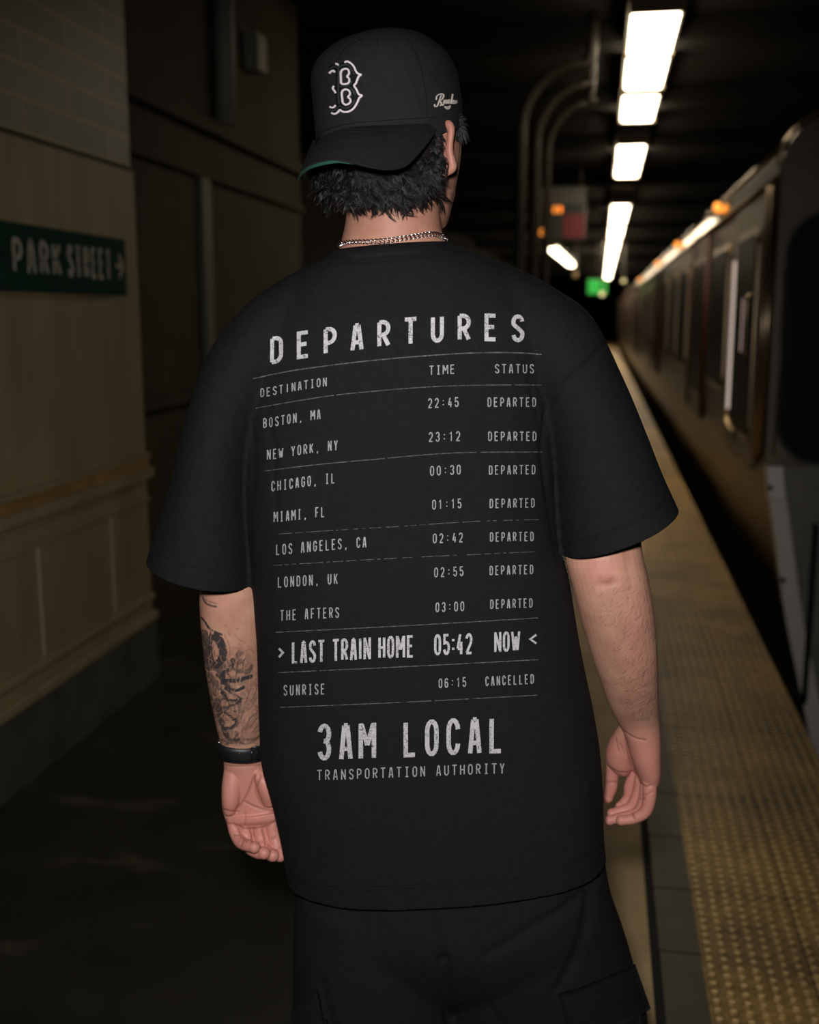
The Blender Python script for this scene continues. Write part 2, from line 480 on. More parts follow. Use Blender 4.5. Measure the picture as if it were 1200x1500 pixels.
NX = 15; dx = (X1 - X0) / NX
y = 1.6; j = 0
while y < 12.0:
    for i in range(NX):
        cx_ = X0 + (i + 0.5) * dx + (0 if True else 0)
        r0, r1, h = 0.0125, 0.0080, 0.0055
        V, F = [], []
        sg = 8
        for (r, z) in ((r0, 0.0), (r1, h)):
            for k in range(sg): V.append((cx_ + r * cos(2 * pi * k / sg), y + r * sin(2 * pi * k / sg), z))
        for k in range(sg): F.append((k, (k + 1) % sg, (k + 1) % sg + sg, k + sg))
        F.append(tuple(range(sg, 2 * sg)))
        s.add(V, F)
    y += dx * 0.98; j += 1
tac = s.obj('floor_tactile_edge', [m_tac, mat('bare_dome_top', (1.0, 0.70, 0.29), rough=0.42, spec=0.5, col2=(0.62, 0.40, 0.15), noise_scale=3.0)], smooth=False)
for p_ in tac.data.polygons:
    if p_.center.z > .004: p_.material_index = 1
tag(tac, kind='structure')
bm = bmesh.new()
for k in range(60):
    yy = 0.35 + k * 0.61
    add_box(bm, X0, X1, yy - 0.003, yy + 0.003, -0.01, 0.0007)
add_box(bm, X0 + 0.245, X0 + 0.25, -3, 40, -0.01, 0.0007)
tag(from_bm('trim_8', bm, m_groove), kind='structure')
tag(box('floor_track_bed', 0.80, 4.2, -3, 72, -1.45, -1.25, m_dark), kind='structure')

# ================================================================== CEILING LIGHTS
m_tube = mat('lit_diffuser', (0.9, 0.85, 0.75), rough=0.5, emit=(1.0, 0.82, 0.57), es=13.0)
m_fix = mat('fixture_enamel', (0.10, 0.09, 0.07), rough=0.5)
m_clip = mat('diffuser_clip', (0.25, 0.19, 0.12), rough=0.6)
def fixture(y0, y1, label, x=0.29, z=3.4, wd=0.30):
    t = empty('ceiling_light', (x, (y0 + y1) / 2, z))
    tag(t, label, 'ceiling light', 'row of fluorescent lights over the platform edge')
    hl = (y1 - y0) / 2
    bm = bmesh.new(); add_box(bm, -wd / 2 - 0.03, wd / 2 + 0.03, -hl - 0.02, hl + 0.02, 0.03, 0.2, 0.01)
    from_bm('housing', bm, m_fix, t)
    bm = bmesh.new(); add_box(bm, -wd / 2, wd / 2, -hl, hl, -0.03, 0.05, 0.02)
    from_bm('diffuser', bm, m_tube, t)
    n = max(1, round((y1 - y0) / 1.22))
    for k in range(0, n + 1):
        yy = -hl + (y1 - y0) * k / n
        bm = bmesh.new(); add_box(bm, -wd / 2 - 0.02, wd / 2 + 0.02, yy - 0.025, yy + 0.025, -0.036, 0.1, 0.004)
        from_bm('end_cap', bm, m_clip, t)
    return t
lab = ['large fluorescent ceiling light nearest the camera, top of the row',
       'short fluorescent ceiling light directly behind the first long one',
       'third fluorescent ceiling light, alone between two dark gaps',
       'fourth fluorescent ceiling light, after the second dark gap',
       'fifth fluorescent ceiling light, narrow and bright in the middle of the row',
       'sixth fluorescent ceiling light far down the row',
       'seventh fluorescent ceiling light far down the row, above the train roof line',
       'eighth fluorescent ceiling light, second from the dark end of the row',
       'last tiny fluorescent ceiling light above the green sign']
spans = [(7.35, 9.78), (9.98, 11.35), (12.8, 15.75), (19.5, 23.5), (23.9, 28.0), (28.8, 34.0), (34.6, 41.0), (41.6, 49.0), (49.6, 58.5)]
for (a, b), l in zip(spans, lab): fixture(a, b, l)
t = fixture(30.6, 42.5, 'slanting fluorescent light strip left of the main row, below the hanging display', x=-1.25, z=3.35)
t.rotation_euler = (0, 0, -0.026)
del t['group']
# dark carrier rail above the row
tag(box('light_rail', 0.12, 0.46, 3, 60, 3.56, 3.6, m_fix), 'dark mounting rail carrying the ceiling lights along the platform', 'rail')

# ================================================================== DISPLAY, SIGNS, PIPES
m_panel = mat('dark_grey_panel', (0.11, 0.105, 0.095), rough=0.55)
m_screen = mat('display_glass', (0.035, 0.038, 0.036), rough=0.3)
m_led = mat('amber_led', (0.8, 0.3, 0.05), emit=(1.0, 0.30, 0.03), es=1.3)
m_red = mat('maroon_panel', (0.16, 0.025, 0.03), rough=0.5, emit=(0.5, 0.03, 0.04), es=0.025)
SY = 16.0
t = empty('departure_display', (-0.60, SY, 2.56)); tag(t, 'hanging dark departure display with amber lettering and a maroon panel', 'display')
bm = bmesh.new(); add_box(bm, -0.37, 0.35, 0, 0.22, 0.0, 0.74, 0.02); from_bm('housing', bm, m_screen, t)
bm = bmesh.new(); add_box(bm, -0.37, 0.35, -0.012, 0.0, 0.50, 0.73, 0.005); from_bm('header', bm, m_panel, t)
bm = bmesh.new(); add_box(bm, 0.04, 0.345, -0.012, 0.0, 0.03, 0.36, 0.005); from_bm('maroon_panel', bm, m_red, t)
def led_text(txt, x0, x1, z, h, parent):
    s_ = Soup()
    for q in text_quads(txt, x0, x1, h, h * 0.2, 'mono', 0.68):
        s_.add([(p[0], -0.014, z + p[1]) for p in q], [(0, 1, 2, 3)])
    s_.obj('led_text', m_led, parent, smooth=False)
led_text('1:09', -0.25, 0.02, 0.375, 0.10, t)
led_text('0', -0.285, -0.20, 0.07, 0.09, t)
for x in (-0.3, 0.28):
    V, F = tube([(x, 0.1, 0.72), (x, 0.1, 1.04)], 0.015, 8); from_py('hanger', V, F, m_fix, t)

m_green = mat('lit_green_sign', (0.05, 0.4, 0.08), emit=(0.05, 0.75, 0.10), es=0.48)
t = empty('exit_sign', (-0.11, 30, 2.06)); tag(t, 'small glowing green sign at the far end of the platform', 'sign')
bm = bmesh.new(); add_box(bm, -0.27, 0.27, 0.0, 0.1, 0.0, 0.42, 0.02); from_bm('housing', bm, m_fix, t)
bm = bmesh.new(); add_box(bm, -0.245, 0.245, -0.012, 0.0, 0.025, 0.395, 0.01); from_bm('lit_face', bm, m_green, t)
V, F = tube([(0, 0.05, 0.42), (0, 0.05, 1.56)], 0.015, 8); from_py('hanger', V, F, m_fix, t)
m_bulb = mat('signal_bulb', (0.8, 0.7, 0.4), emit=(0.9, 0.75, 0.35), es=1.2)
def lamp(x, y, z, r, label, mm, name='signal_lamp'):
    t = empty(name, (x, y, z)); tag(t, label, 'lamp')
    s_ = Soup(); s_.ell((0, 0, 0), (r, r, r)); s_.obj('bulb', mm, t)
    V, F = tube([(0, 0.02, 0), (0, r * 1.6, 0), (0, r * 1.7, 0.1), (0, r * 1.7, 3.6 - z)], r * 0.5, 8); from_py('bracket', V, F, m_fix, t)
    return t
lamp(0.02, 29, 2.06, 0.06, 'small round yellow lamp just below the green sign', m_bulb)
lamp(0.58, 30.5, 2.43, 0.05, 'small dim white lamp between the light row and the train', m_bulb)
lamp(-0.70, 30.2, 2.59, 0.07, 'dim brownish lamp under the slanting light strip', mat('dim_bulb', (0.5, 0.35, 0.2), emit=(0.6, 0.35, 0.15), es=0.25))

m_pipe = mat('painted_conduit', (0.030, 0.025, 0.018), rough=0.5, spec=0.3, noise_amt=0.4, noise_scale=4)
def conduit(x, y, r, top, label, R=0.42):
    pts = [(x, y, 0.0), (x, y, 1.0), (x, y, top - R)]
    for k in range(1, 9):
        a = pi / 2 * k / 8
        pts.append((x + R - R * cos(a), y, top - R + R * sin(a)))
    pts += [(-0.17, y, top), (-0.14, y, top + .015), (-0.12, y, top + 0.05), (-0.115, y, top + 0.12), (-0.115, y, 3.6)]
    V, F = tube(pts, r, 14)
    o = from_py('conduit', V, F, m_pipe)
    tag(o, label, 'pipe', 'bent conduits rising beside the platform')
conduit(-0.60, 8.2, 0.042, 3.25, 'outermost bent conduit, the largest arch behind the man')
conduit(-0.51, 8.55, 0.034, 3.19, 'middle bent conduit nested inside the largest arch', 0.40)
conduit(-0.44, 8.9, 0.026, 3.13, 'innermost thin bent conduit under the other two', 0.36)
# dim conduits up on the recessed wall
V, F = tube([(RX + 0.06, 6.05, 2.56), (RX + 0.06, 6.05, 3.55)], 0.05, 12)
tag(from_py('wall_pipe', V, F, mat('grey_pipe', (0.22, 0.22, 0.19), rough=0.6)), 'upright grey pipe on the recessed wall above the ledge', 'pipe')
tag(box('junction_box', RX, RX + 0.09, 6.55, 6.72, 2.95, 3.16, mat('grey_box', (0.22, 0.21, 0.18), rough=0.6), bev=0.006), 'small grey junction box high on the recessed wall', 'box')
tag(box('rust_plate', RX, RX + 0.012, 5.02, 5.09, 2.95, 3.25, mat('rust', (0.30, 0.10, 0.03), rough=0.8)), 'narrow rusty plate high on the recessed wall left of the pipe', 'plate')

# station sign
t = empty('station_sign', (WX, 0, 0)); tag(t, 'green station sign reading PARK STREET with a white arrow on the left wall', 'sign')
m_sgn = mat('green_enamel', (0.010, 0.052, 0.032), rough=0.8, spec=0.08, noise_amt=0.3, noise_scale=8)
bm = bmesh.new(); add_box(bm, 0.0, 0.03, 2.75, 4.045, 1.595, 1.805, 0.005); from_bm('board', bm, m_sgn, t)
m_sgt = mat('sign_lettering', (0.52, 0.49, 0.40), rough=0.7, spec=0.1)
for nm, txt, y0, y1 in (('lettering', 'PARK', 3.205, 3.52), ('lettering', 'STREET', 3.565, 3.905), ('arrow', '~', 3.94, 4.02)):
    s = Soup()
    for q in text_quads(txt, y0, y1, 0.112, 0.0175, 'prop', gap=0.42):
        s.add([(0.0325, p[0], 1.648 + p[1]) for p in q], [(0, 1, 2, 3)])
    s.obj(nm, m_sgt, t, smooth=False)
# ================================================================== TRAIN
m_steel = mat('brushed_car_side', (0.22, 0.185, 0.135), rough=0.36, metal=0.85, noise_amt=0.45, noise_scale=1.6, stretch=(1, 0.35, 3))
m_front = mat('grey_cab_paint', (0.25, 0.205, 0.14), rough=0.5, spec=0.4, noise_amt=0.25, noise_scale=3)
m_lower = mat('grey_cab_skirt', (0.25, 0.24, 0.20), rough=0.55, noise_amt=0.2, noise_scale=4)
m_roof = mat('dark_roof', (0.05, 0.05, 0.045), rough=0.7)
m_glass = mat('black_glass', (0.006, 0.006, 0.007), rough=0.42, spec=0.15)
m_frame = mat('bronze_trim', (0.42, 0.32, 0.20), rough=0.28, metal=0.9)
m_chrome = mat('polished_rail', (0.75, 0.70, 0.62), rough=0.16, metal=1.0)
m_pale = mat('pale_grey_corner', (0.80, 0.75, 0.66), rough=0.5)
m_palew = mat('worn_white_plate', (0.96, 0.90, 0.82), rough=0.5)
m_reds = mat('red_door_edge', (0.07, 0.012, 0.010), rough=0.45)
m_orange = mat('amber_indicator', (0.8, 0.3, 0.05), emit=(1.0, 0.33, 0.05), es=1.6)
TY0, TY1 = 6.0, 62.0
TC = 2.25
prof = [(1.27, -1.05), (1.19, -0.69), (1.035, -0.08), (0.965, 0.30), (0.905, 0.62), (0.885, 0.80), (0.885, 1.5), (0.885, 2.26), (0.90, 2.36), (0.97, 2.45), (1.10, 2.53), (1.4, 2.62), (TC, 2.68)]
train = empty('subway_train', (TC, TY0, -1.25))
tag(train, 'metal subway train standing along the yellow platform edge', 'train')
def T(x, y, z): return (x - TC, y - TY0, z + 1.25)
def prof_x(z):
    for (x0, z0), (x1, z1) in zip(prof[:-1], prof[1:]):
        if z0 <= z <= z1 and z1 > z0: return x0 + (x1 - x0) * (z - z0) / (z1 - z0)
    return prof[-1][0]
full = prof + [(2 * TC - x, z) for x, z in prof[-2::-1]]
V, F = [], []
cuts = [TY0 + 0.02, 24.0, 24.3, 42.0, 42.3, TY1]
n = len(full)
for y in (TY0 + 0.02, TY1):
    V += [T(x, y, z) for x, z in full]
for k in range(n - 1): F.append((k, k + 1, k + 1 + n, k + n))
F.append(tuple(range(n))[::-1]); F.append(tuple(range(n, 2 * n)))
F.append((0, n, 2 * n - 1, n - 1))
body = from_py('car_body', V, F, [m_steel, m_roof], train, smooth=False)
for p in body.data.polygons:
    if p.center.z > 3.72: p.material_index = 1
# cab front with a raised surround
V = [T(x, TY0, z) for x, z in full if z > 0.74]; V2 = [T(x, TY0 + 0.03, z) for x, z in full if z > 0.74]
n = len(V)
from_py('cab_front', V + V2, [tuple(range(n))[::-1]] + [(k, (k + 1) % n, (k + 1) % n + n, k + n) for k in range(n)], m_front, train, smooth=False)
lowp = [(x, z) for x, z in full if z < 0.7]
lowp = [(prof_x(0.735), 0.735)] + [q for q in prof[::-1] if q[1] < 0.7] + [(2 * TC - q[0], q[1]) for q in prof if q[1] < 0.7] + [(2 * TC - prof_x(0.735), 0.735)]
V = [T(x, TY0 - 0.005, z) for x, z in lowp]; V2 = [T(x, TY0 + 0.03, z) for x, z in lowp]; n = len(V)
from_py('cab_skirt', V + V2, [tuple(range(n))] + [(k, (k + 1) % n, (k + 1) % n + n, k + n) for k in range(n)], m_lower, train, smooth=False)
# pale strip following the corner below the windscreen
def corner_strip(name, zs, wd, mm, out):
    V, F = [], []
    for z in zs:
        x = prof_x(z)
        V += [T(x - 0.004, TY0 - out, z), T(x + wd, TY0 - out, z), T(x + wd, TY0 + 0.05, z), T(x - 0.004, TY0 + 0.05, z)]
    for i in range(len(zs) - 1):
        for k in range(4):
            a = i * 4 + k; b = i * 4 + (k + 1) % 4
            F.append((a, b, b + 4, a + 4))
    F.append((0, 1, 2, 3)); F.append(tuple(range(len(zs) * 4 - 4, len(zs) * 4)))
    return from_py(name, V, F, mm, train, smooth=False)
corner_strip('corner_strip', [0.555, 0.45, 0.3, 0.15, 0, -0.15, -0.3, -0.45, -0.6, -0.75, -0.9], 0.085, m_pale, 0.03)
corner_strip('corner_plate', [0.735, 0.69, 0.62, 0.56], 0.080, m_palew, 0.036)
# windscreen with rounded corners
def rrect(x0, x1, z0, z1, r, n=8):
    P = []
    for cx_, cz, a in ((x1 - r, z1 - r, 0), (x0 + r, z1 - r, 90), (x0 + r, z0 + r, 180), (x1 - r, z0 + r, 270)):
        for k in range(n + 1):
            t_ = radians(a + 90 * k / n); P.append((cx_ + r * cos(t_), cz + r * sin(t_)))
    return P
def slab(name, P, y0, y1, mm, parent):
    n = len(P); V = [T(x, y0, z) for x, z in P] + [T(x, y1, z) for x, z in P]
    return from_py(name, V, [tuple(range(n))[::-1], tuple(range(n, 2 * n))] + [(k, (k + 1) % n, (k + 1) % n + n, k + n) for k in range(n)], mm, parent, smooth=False)
slab('windscreen_frame', rrect(0.925, 2.10, 0.745, 2.05, 0.22), TY0 - 0.012, TY0, m_roof, train)
slab('windscreen', rrect(0.94, 2.085, 0.76, 2.035, 0.21), TY0 - 0.018, TY0 - 0.012, m_glass, train)
slab('windscreen_frame', rrect(2.40, 3.57, 0.745, 2.05, 0.22), TY0 - 0.012, TY0, m_roof, train)
slab('windscreen', rrect(2.415, 3.555, 0.76, 2.035, 0.21), TY0 - 0.018, TY0 - 0.012, m_glass, train)
V, F = tube([T(0.925, TY0 - 0.016, 0.8), T(0.925, TY0 - 0.016, 1.75)], 0.006, 8); from_py('window_gasket', V, F, mat('bronze_edge', (0.22, 0.15, 0.09), rough=0.4, metal=0.6), train)
V, F = tube([T(1.16, TY0 - 0.01, 0.42), T(1.155, TY0 - 0.05, 0.40), T(1.155, TY0 - 0.05, -0.55), T(1.16, TY0 - 0.01, -0.57)], 0.016, 8)
from_py('grab_handle', V, F, m_glass, train)
for z in (0.62, 0.12):
    s = Soup(); s.ell(T(prof_x(z) + 0.01, TY0 - 0.035, z), (0.016, 0.012, 0.016)); s.obj('bolt', m_roof, train)

# side doors and windows (on the platform side)
SX = 0.885
def side_plate(name, y0, y1, z0, z1, out, mm, parent, r=0.06):
    P = rrect(y0, y1, z0, z1, r, 5); n = len(P)
    V = [T(SX - out, y, z) for y, z in P] + [T(SX + 0.004, y, z) for y, z in P]
    return from_py(name, V, [tuple(range(n)), tuple(range(n, 2 * n))[::-1]] + [(k, (k + 1) % n, (k + 1) % n + n, k + n) for k in range(n)], mm, parent, smooth=False)
def side_door(y0, y1):
    d = side_plate('side_door', y0, y1, 0.64, 2.18, 0.012, m_steel, train, 0.03)
    ym = (y0 + y1) / 2
    for a, b in ((y0 + 0.08, ym - 0.05), (ym + 0.05, y1 - 0.08)):
        side_plate('pane_frame', a - 0.02, b + 0.02, 0.83, 2.0, 0.02, m_frame, d)
        side_plate('pane', a, b, 0.85, 1.98, 0.026, m_glass, d)
    for yy in (y0 - 0.03, y1 + 0.03):
        V, F = tube([T(SX - 0.012, yy, 0.66), T(SX - 0.012, yy, 2.18)], 0.022, 8); from_py('door_edge', V, F, m_reds, d)
def side_window(y0, y1):
    f = side_plate('side_window', y0 - 0.04, y1 + 0.04, 0.98, 2.02, 0.012, m_frame, train, 0.1)
    side_plate('pane', y0, y1, 1.02, 1.98, 0.02, m_glass, f, 0.08)
y = 9.75
# crew door right behind the cab: dark pane, edge rail curving in at its foot, glow strips added for brightness
d = side_plate('crew_door', 6.45, 7.75, 0.64, 2.18, 0.012, m_steel, train, 0.03)
side_plate('pane_frame', 6.60, 7.55, 0.78, 2.02, 0.018, m_frame, d, 0.1)
side_plate('pane', 6.64, 7.51, 0.82, 1.98, 0.026, m_glass, d, 0.09)
pts = [T(SX - 0.035, 7.60, 0.90), T(SX - 0.035, 7.58, 0.86), T(SX - 0.03, 7.50, 0.80), T(SX - 0.012, 7.32, 0.77)]
V, F = tube(pts, 0.022, 10, sub=4); from_py('door_rail', V, F, m_frame, d)
side_plate('glow_strip', 7.575, 7.635, 0.90, 1.87, 0.032, mat('added_edge_glow', (0.6, 0.5, 0.45), emit=(1.0, 0.78, 0.66), es=0.50), d, 0.02)  # emissive strip added to stand in for the bright reflection along the rail
side_plate('glow_strip', 7.02, 7.05, 1.30, 1.62, 0.032, mat('painted_reflex_glow', (0.4, 0.3, 0.28), emit=(1.0, 0.70, 0.62), es=0.30), d, 0.012)  # small emissive sliver painted as a reflection on the dark pane
V, F = tube([T(SX - 0.02, 6.72, 1.28), T(SX - 0.05, 6.72, 1.30), T(SX - 0.05, 6.72, 1.62), T(SX - 0.02, 6.72, 1.64)], 0.014, 10); from_py('door_handle', V, F, m_frame, d)
for yy, zz0, zz1 in ((6.27, 0.72, 2.2), (6.10, 0.78, 2.18)):
    V, F = tube([T(SX - 0.014, yy, zz0), T(SX - 0.014, yy, zz1)], 0.020, 10); from_py('corner_rail', V, F, m_frame, train)
for a, b in ((9.7, 11.1), (17.2, 18.6), (26.5, 27.9), (34.0, 35.4), (45, 46.4)): side_door(a, b)
for a, b in ((8.2, 9.3), (11.8, 13.0), (13.5, 14.7), (15.2, 16.4), (19.4, 20.6), (21.2, 22.4), (28.8, 30.0), (30.6, 31.8), (36.5, 37.7), (38.4, 39.6)): side_window(a, b)
# polished gutter and letterboard along the eave
for zz, xx, rr_, mm in ((2.375, 0.90, 0.020, m_chrome), (2.215, SX - 0.012, 0.014, m_frame)):
    V, F = tube([T(xx, TY0 + 0.02, zz), T(xx, 23.95, zz)], rr_, 10); from_py('eave_rail', V, F, mm, train)
    V, F = tube([T(xx, 24.3, zz), T(xx, TY1 - 0.1, zz)], rr_, 10); from_py('eave_rail', V, F, mm, train)
V, F = tube([T(0.872, TY0 + 0.01, 2.27), T(0.885, TY0, 2.36), T(0.96, TY0, 2.46), T(1.09, TY0, 2.545), T(1.4, TY0, 2.635)], 0.013, 8, sub=3)
from_py('roof_edge_trim', V, F, m_frame, train)
for yy in (8.95, 13.5, 18.2, 26.2):
    s = Soup(); s.ell(T(0.858, yy, 2.335), (0.03, 0.04, 0.04)); s.obj('indicator_lamp', m_orange, train)
# polished letterboard leaning back under the roof edge: it mirrors the row of lights
m_board = mat('polished_letterboard', (0.62, 0.52, 0.39), rough=0.15, metal=1.0, bump=0.3, bump_scale=7)
for a, b in ((TY0 + 0.05, 8.2), (8.22, 11.1), (11.12, 14.0), (14.02, 17.0), (17.02, 20.0), (20.02, 23.9), (24.35, 33), (33.02, 41.9), (42.4, 52), (52.02, 61.5)):
    x_ = 0.868 if a > 8 else 0.878
    V = [T(x_, a, 2.235), T(x_, b, 2.235), T(0.8835, b, 2.325), T(0.8835, a, 2.325), T(0.89, a, 2.235), T(0.89, b, 2.235), T(0.90, b, 2.325), T(0.90, a, 2.325)]
    from_py('letterboard', V, [(0, 1, 2, 3), (4, 7, 6, 5), (0, 4, 5, 1), (3, 2, 6, 7), (0, 3, 7, 4), (1, 5, 6, 2)], m_board if a > 8 else m_roof, train, smooth=False)
# bogies carry the body on the track bed
for yy in (8, 21, 27, 40, 46, 59):
    bm = bmesh.new()
    a = T(1.35, yy - 1.0, -1.25); b = T(3.15, yy + 1.0, -0.85)
    add_box(bm, a[0], b[0], a[1], b[1], a[2], b[2], 0.05)
    from_bm('bogie', bm, m_dark, train)
# ================================================================== THE MAN
MAN = empty('person', (-STAND * sin(YAW), STAND * cos(YAW), 0), YAW)
tag(MAN, 'person seen from behind in an oversized black T-shirt, cargo trousers and backwards cap', 'person')

# ------------------------------------------------------------------ skin material
def skin_mat():
    m = bpy.data.materials.new('skin'); m.use_nodes = True
    nt = m.node_tree; b = nt.nodes['Principled BSDF']; N = nt.nodes.new; LK = nt.links.new
    b.inputs['Roughness'].default_value = 0.48; b.inputs['Specular IOR Level'].default_value = 0.38
    b.inputs['Subsurface Weight'].default_value = 0.06; b.inputs['Subsurface Radius'].default_value = (0.008, 0.003, 0.0015)
    tc = N('ShaderNodeTexCoord')
    n1 = N('ShaderNodeTexNoise'); n1.inputs['Scale'].default_value = 38; n1.inputs['Detail'].default_value = 6
    LK(tc.outputs['Object'], n1.inputs['Vector'])
    r1 = N('ShaderNodeMapRange'); r1.inputs[1].default_value = 0.3; r1.inputs[2].default_value = 0.7; LK(n1.outputs[0], r1.inputs[0])
    def mix(a, bb, f, mode='MIX'):
        x = N('ShaderNodeMix'); x.data_type = 'RGBA'; x.blend_type = mode
        for sck, val in (('A', a), ('B', bb)):
            if isinstance(val, tuple): x.inputs[sck].default_value = (*val, 1)
            else: LK(val, x.inputs[sck])
        if isinstance(f, float): x.inputs['Factor'].default_value = f
        else: LK(f, x.inputs['Factor'])
        return x.outputs['Result']
    def attr(n):
        a = N('ShaderNodeAttribute'); a.attribute_name = n; return a.outputs['Fac']
    c = mix((0.42, 0.215, 0.145), (0.52, 0.295, 0.205), r1.outputs[0])
    c = mix(c, (0.60, 0.235, 0.195), attr('flush'))
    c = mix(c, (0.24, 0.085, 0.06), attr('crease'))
    c = mix(c, (0.028, 0.030, 0.034), attr('ink'))
    LK(c, b.inputs['Base Color'])
    n2 = N('ShaderNodeTexNoise'); n2.inputs['Scale'].default_value = 420; n2.inputs['Detail'].default_value = 3
    LK(tc.outputs['Object'], n2.inputs['Vector'])
    bp = N('ShaderNodeBump'); bp.inputs['Strength'].default_value = 0.25; bp.inputs['Distance'].default_value = 0.0006
    LK(n2.outputs[0], bp.inputs['Height']); LK(bp.outputs[0], b.inputs['Normal'])
    return m
m_skin = skin_mat()
def set_attr(me, name, val):
    a = me.attributes.new(name, 'FLOAT', 'POINT'); a.data.foreach_set('value', np.clip(val, 0, 1).astype(np.float32))

# ------------------------------------------------------------------ head, neck, trunk, legs
HY = 0.135
s = Soup()
s.add(*loft([(505, 75, 628, 70, HY, .07), (478, 100, 655, 98, HY, .095), (470, 150, 668, 146, HY, .102), (474, 200, 676, 196, HY, .102),
             (482, 235, 675, 232, HY + .003, .10), (496, 260, 671, 258, HY + .01, .095), (520, 288, 665, 288, HY + .028, .082),
             (548, 311, 659, 311, HY + .048, .064), (590, 327, 656, 327, HY + .065, .045), (612, 335, 652, 334, HY + .07, .02)], seg=40))
s.add(*loft([(505, 240, 650, 235, .135, .055), (507, 300, 645, 296, .13, .060), (506, 325, 645, 320, .128, .061), (501, 348, 648, 340, .126, .062), (494, 370, 655, 357, .124, .062),
             (452, 412, 704, 396, .128, .066), (405, 450, 760, 440, .13, .085), (395, 520, 790, 515, .135, .10), (400, 700, 785, 700, .14, .105), (410, 900, 800, 900, .14, .10),
             (430, 1050, 830, 1050, .14, .10), (450, 1180, 850, 1170, .14, .095), (460, 1250, 850, 1240, .14, .08)], seg=40))
C = L(575, 232, HY); fdir = np.array((sin(radians(36)), cos(radians(36)), 0)); sdir = np.array((fdir[1], -fdir[0], 0)); Z = np.array((0, 0, 1.0))
s.tube([C + fdir * .088 + Z * .022, C + fdir * .100 + Z * .004, C + fdir * .113 - Z * .018, C + fdir * .10 - Z * .028], [.008, .009, .012, .008], 12, sub=3)       # nose
for k in (-1, 1):
    s.ell(C + fdir * .098 + sdir * k * .011 - Z * .022, (.008, .008, .007))
    s.tube([C + fdir * .088 + sdir * k * .012 + Z * .034, C + fdir * .086 + sdir * k * .032 + Z * .037, C + fdir * .070 + sdir * k * .052 + Z * .030], [.006, .007, .005], 10, sub=3)
    s.ell(C + fdir * .074 + sdir * k * .030 - Z * .025, (.020, .020, .020))
s.tube([C + fdir * .083 + sdir * .024 - Z * .052, C + fdir * .099 - Z * .048, C + fdir * .083 - sdir * .024 - Z * .052], [.003, .006, .003], 10, sub=4)
s.tube([C + fdir * .080 + sdir * .020 - Z * .056, C + fdir * .097 - Z * .058, C + fdir * .080 - sdir * .020 - Z * .056], [.003, .007, .003], 10, sub=4)
s.ell(C + fdir * .083 - Z * .088, (.020, .020, .016))                                                       # chin
s.add(*loft([(640, 285, 668, 283, .16, .05), (636, 305, 662, 303, .175, .045), (630, 322, 658, 321, .19, .035), (632, 331, 654, 330, .2, .02)], seg=20))  # jaw line
# right ear
def ear(pts, r): s.tube([L(*p) for p in pts], r, 10, sub=4)
ear([(650, 186, .055), (655, 181, .050), (660, 184, .047), (661, 195, .046), (659.5, 208, .046), (659, 222, .046), (662, 236, .047), (663, 245, .048), (659, 250, .051), (654, 248, .055)], [.0045, .005, .0052, .005, .0048, .005, .0058, .0062, .0055, .004])
ear([(652, 192, .058), (653, 210, .056), (652, 228, .056), (652, 243, .056)], [.004, .0065, .0065, .005])
s.ell(L(650, 254, .053), (.0062, .006, .0085))
# far ear
CL = C - sdir * .088
s.ell(CL + Z * .0, (.010, .016, .030))
# legs and feet inside trousers and shoes
LEG = {-1: [(-.075, .14, .80), (-.08, .15, .50), (-.075, .135, .09)], 1: [(.135, .15, .80), (.175, .19, .50), (.195, .20, .09)]}
for k, pts in LEG.items():
    s.tube(pts, [.085, .06, .038], 20, sub=6)
    ax, ay, _ = pts[2]
    s.tube([(ax, ay - .02, .06), (ax + .01 * k, ay + .06, .05), (ax + .02 * k, ay + .17, .035)], [.038, .036, .025], 14, sub=4)
body = remesh(s, 0.0026, 5)
bn = len(body.vertices)

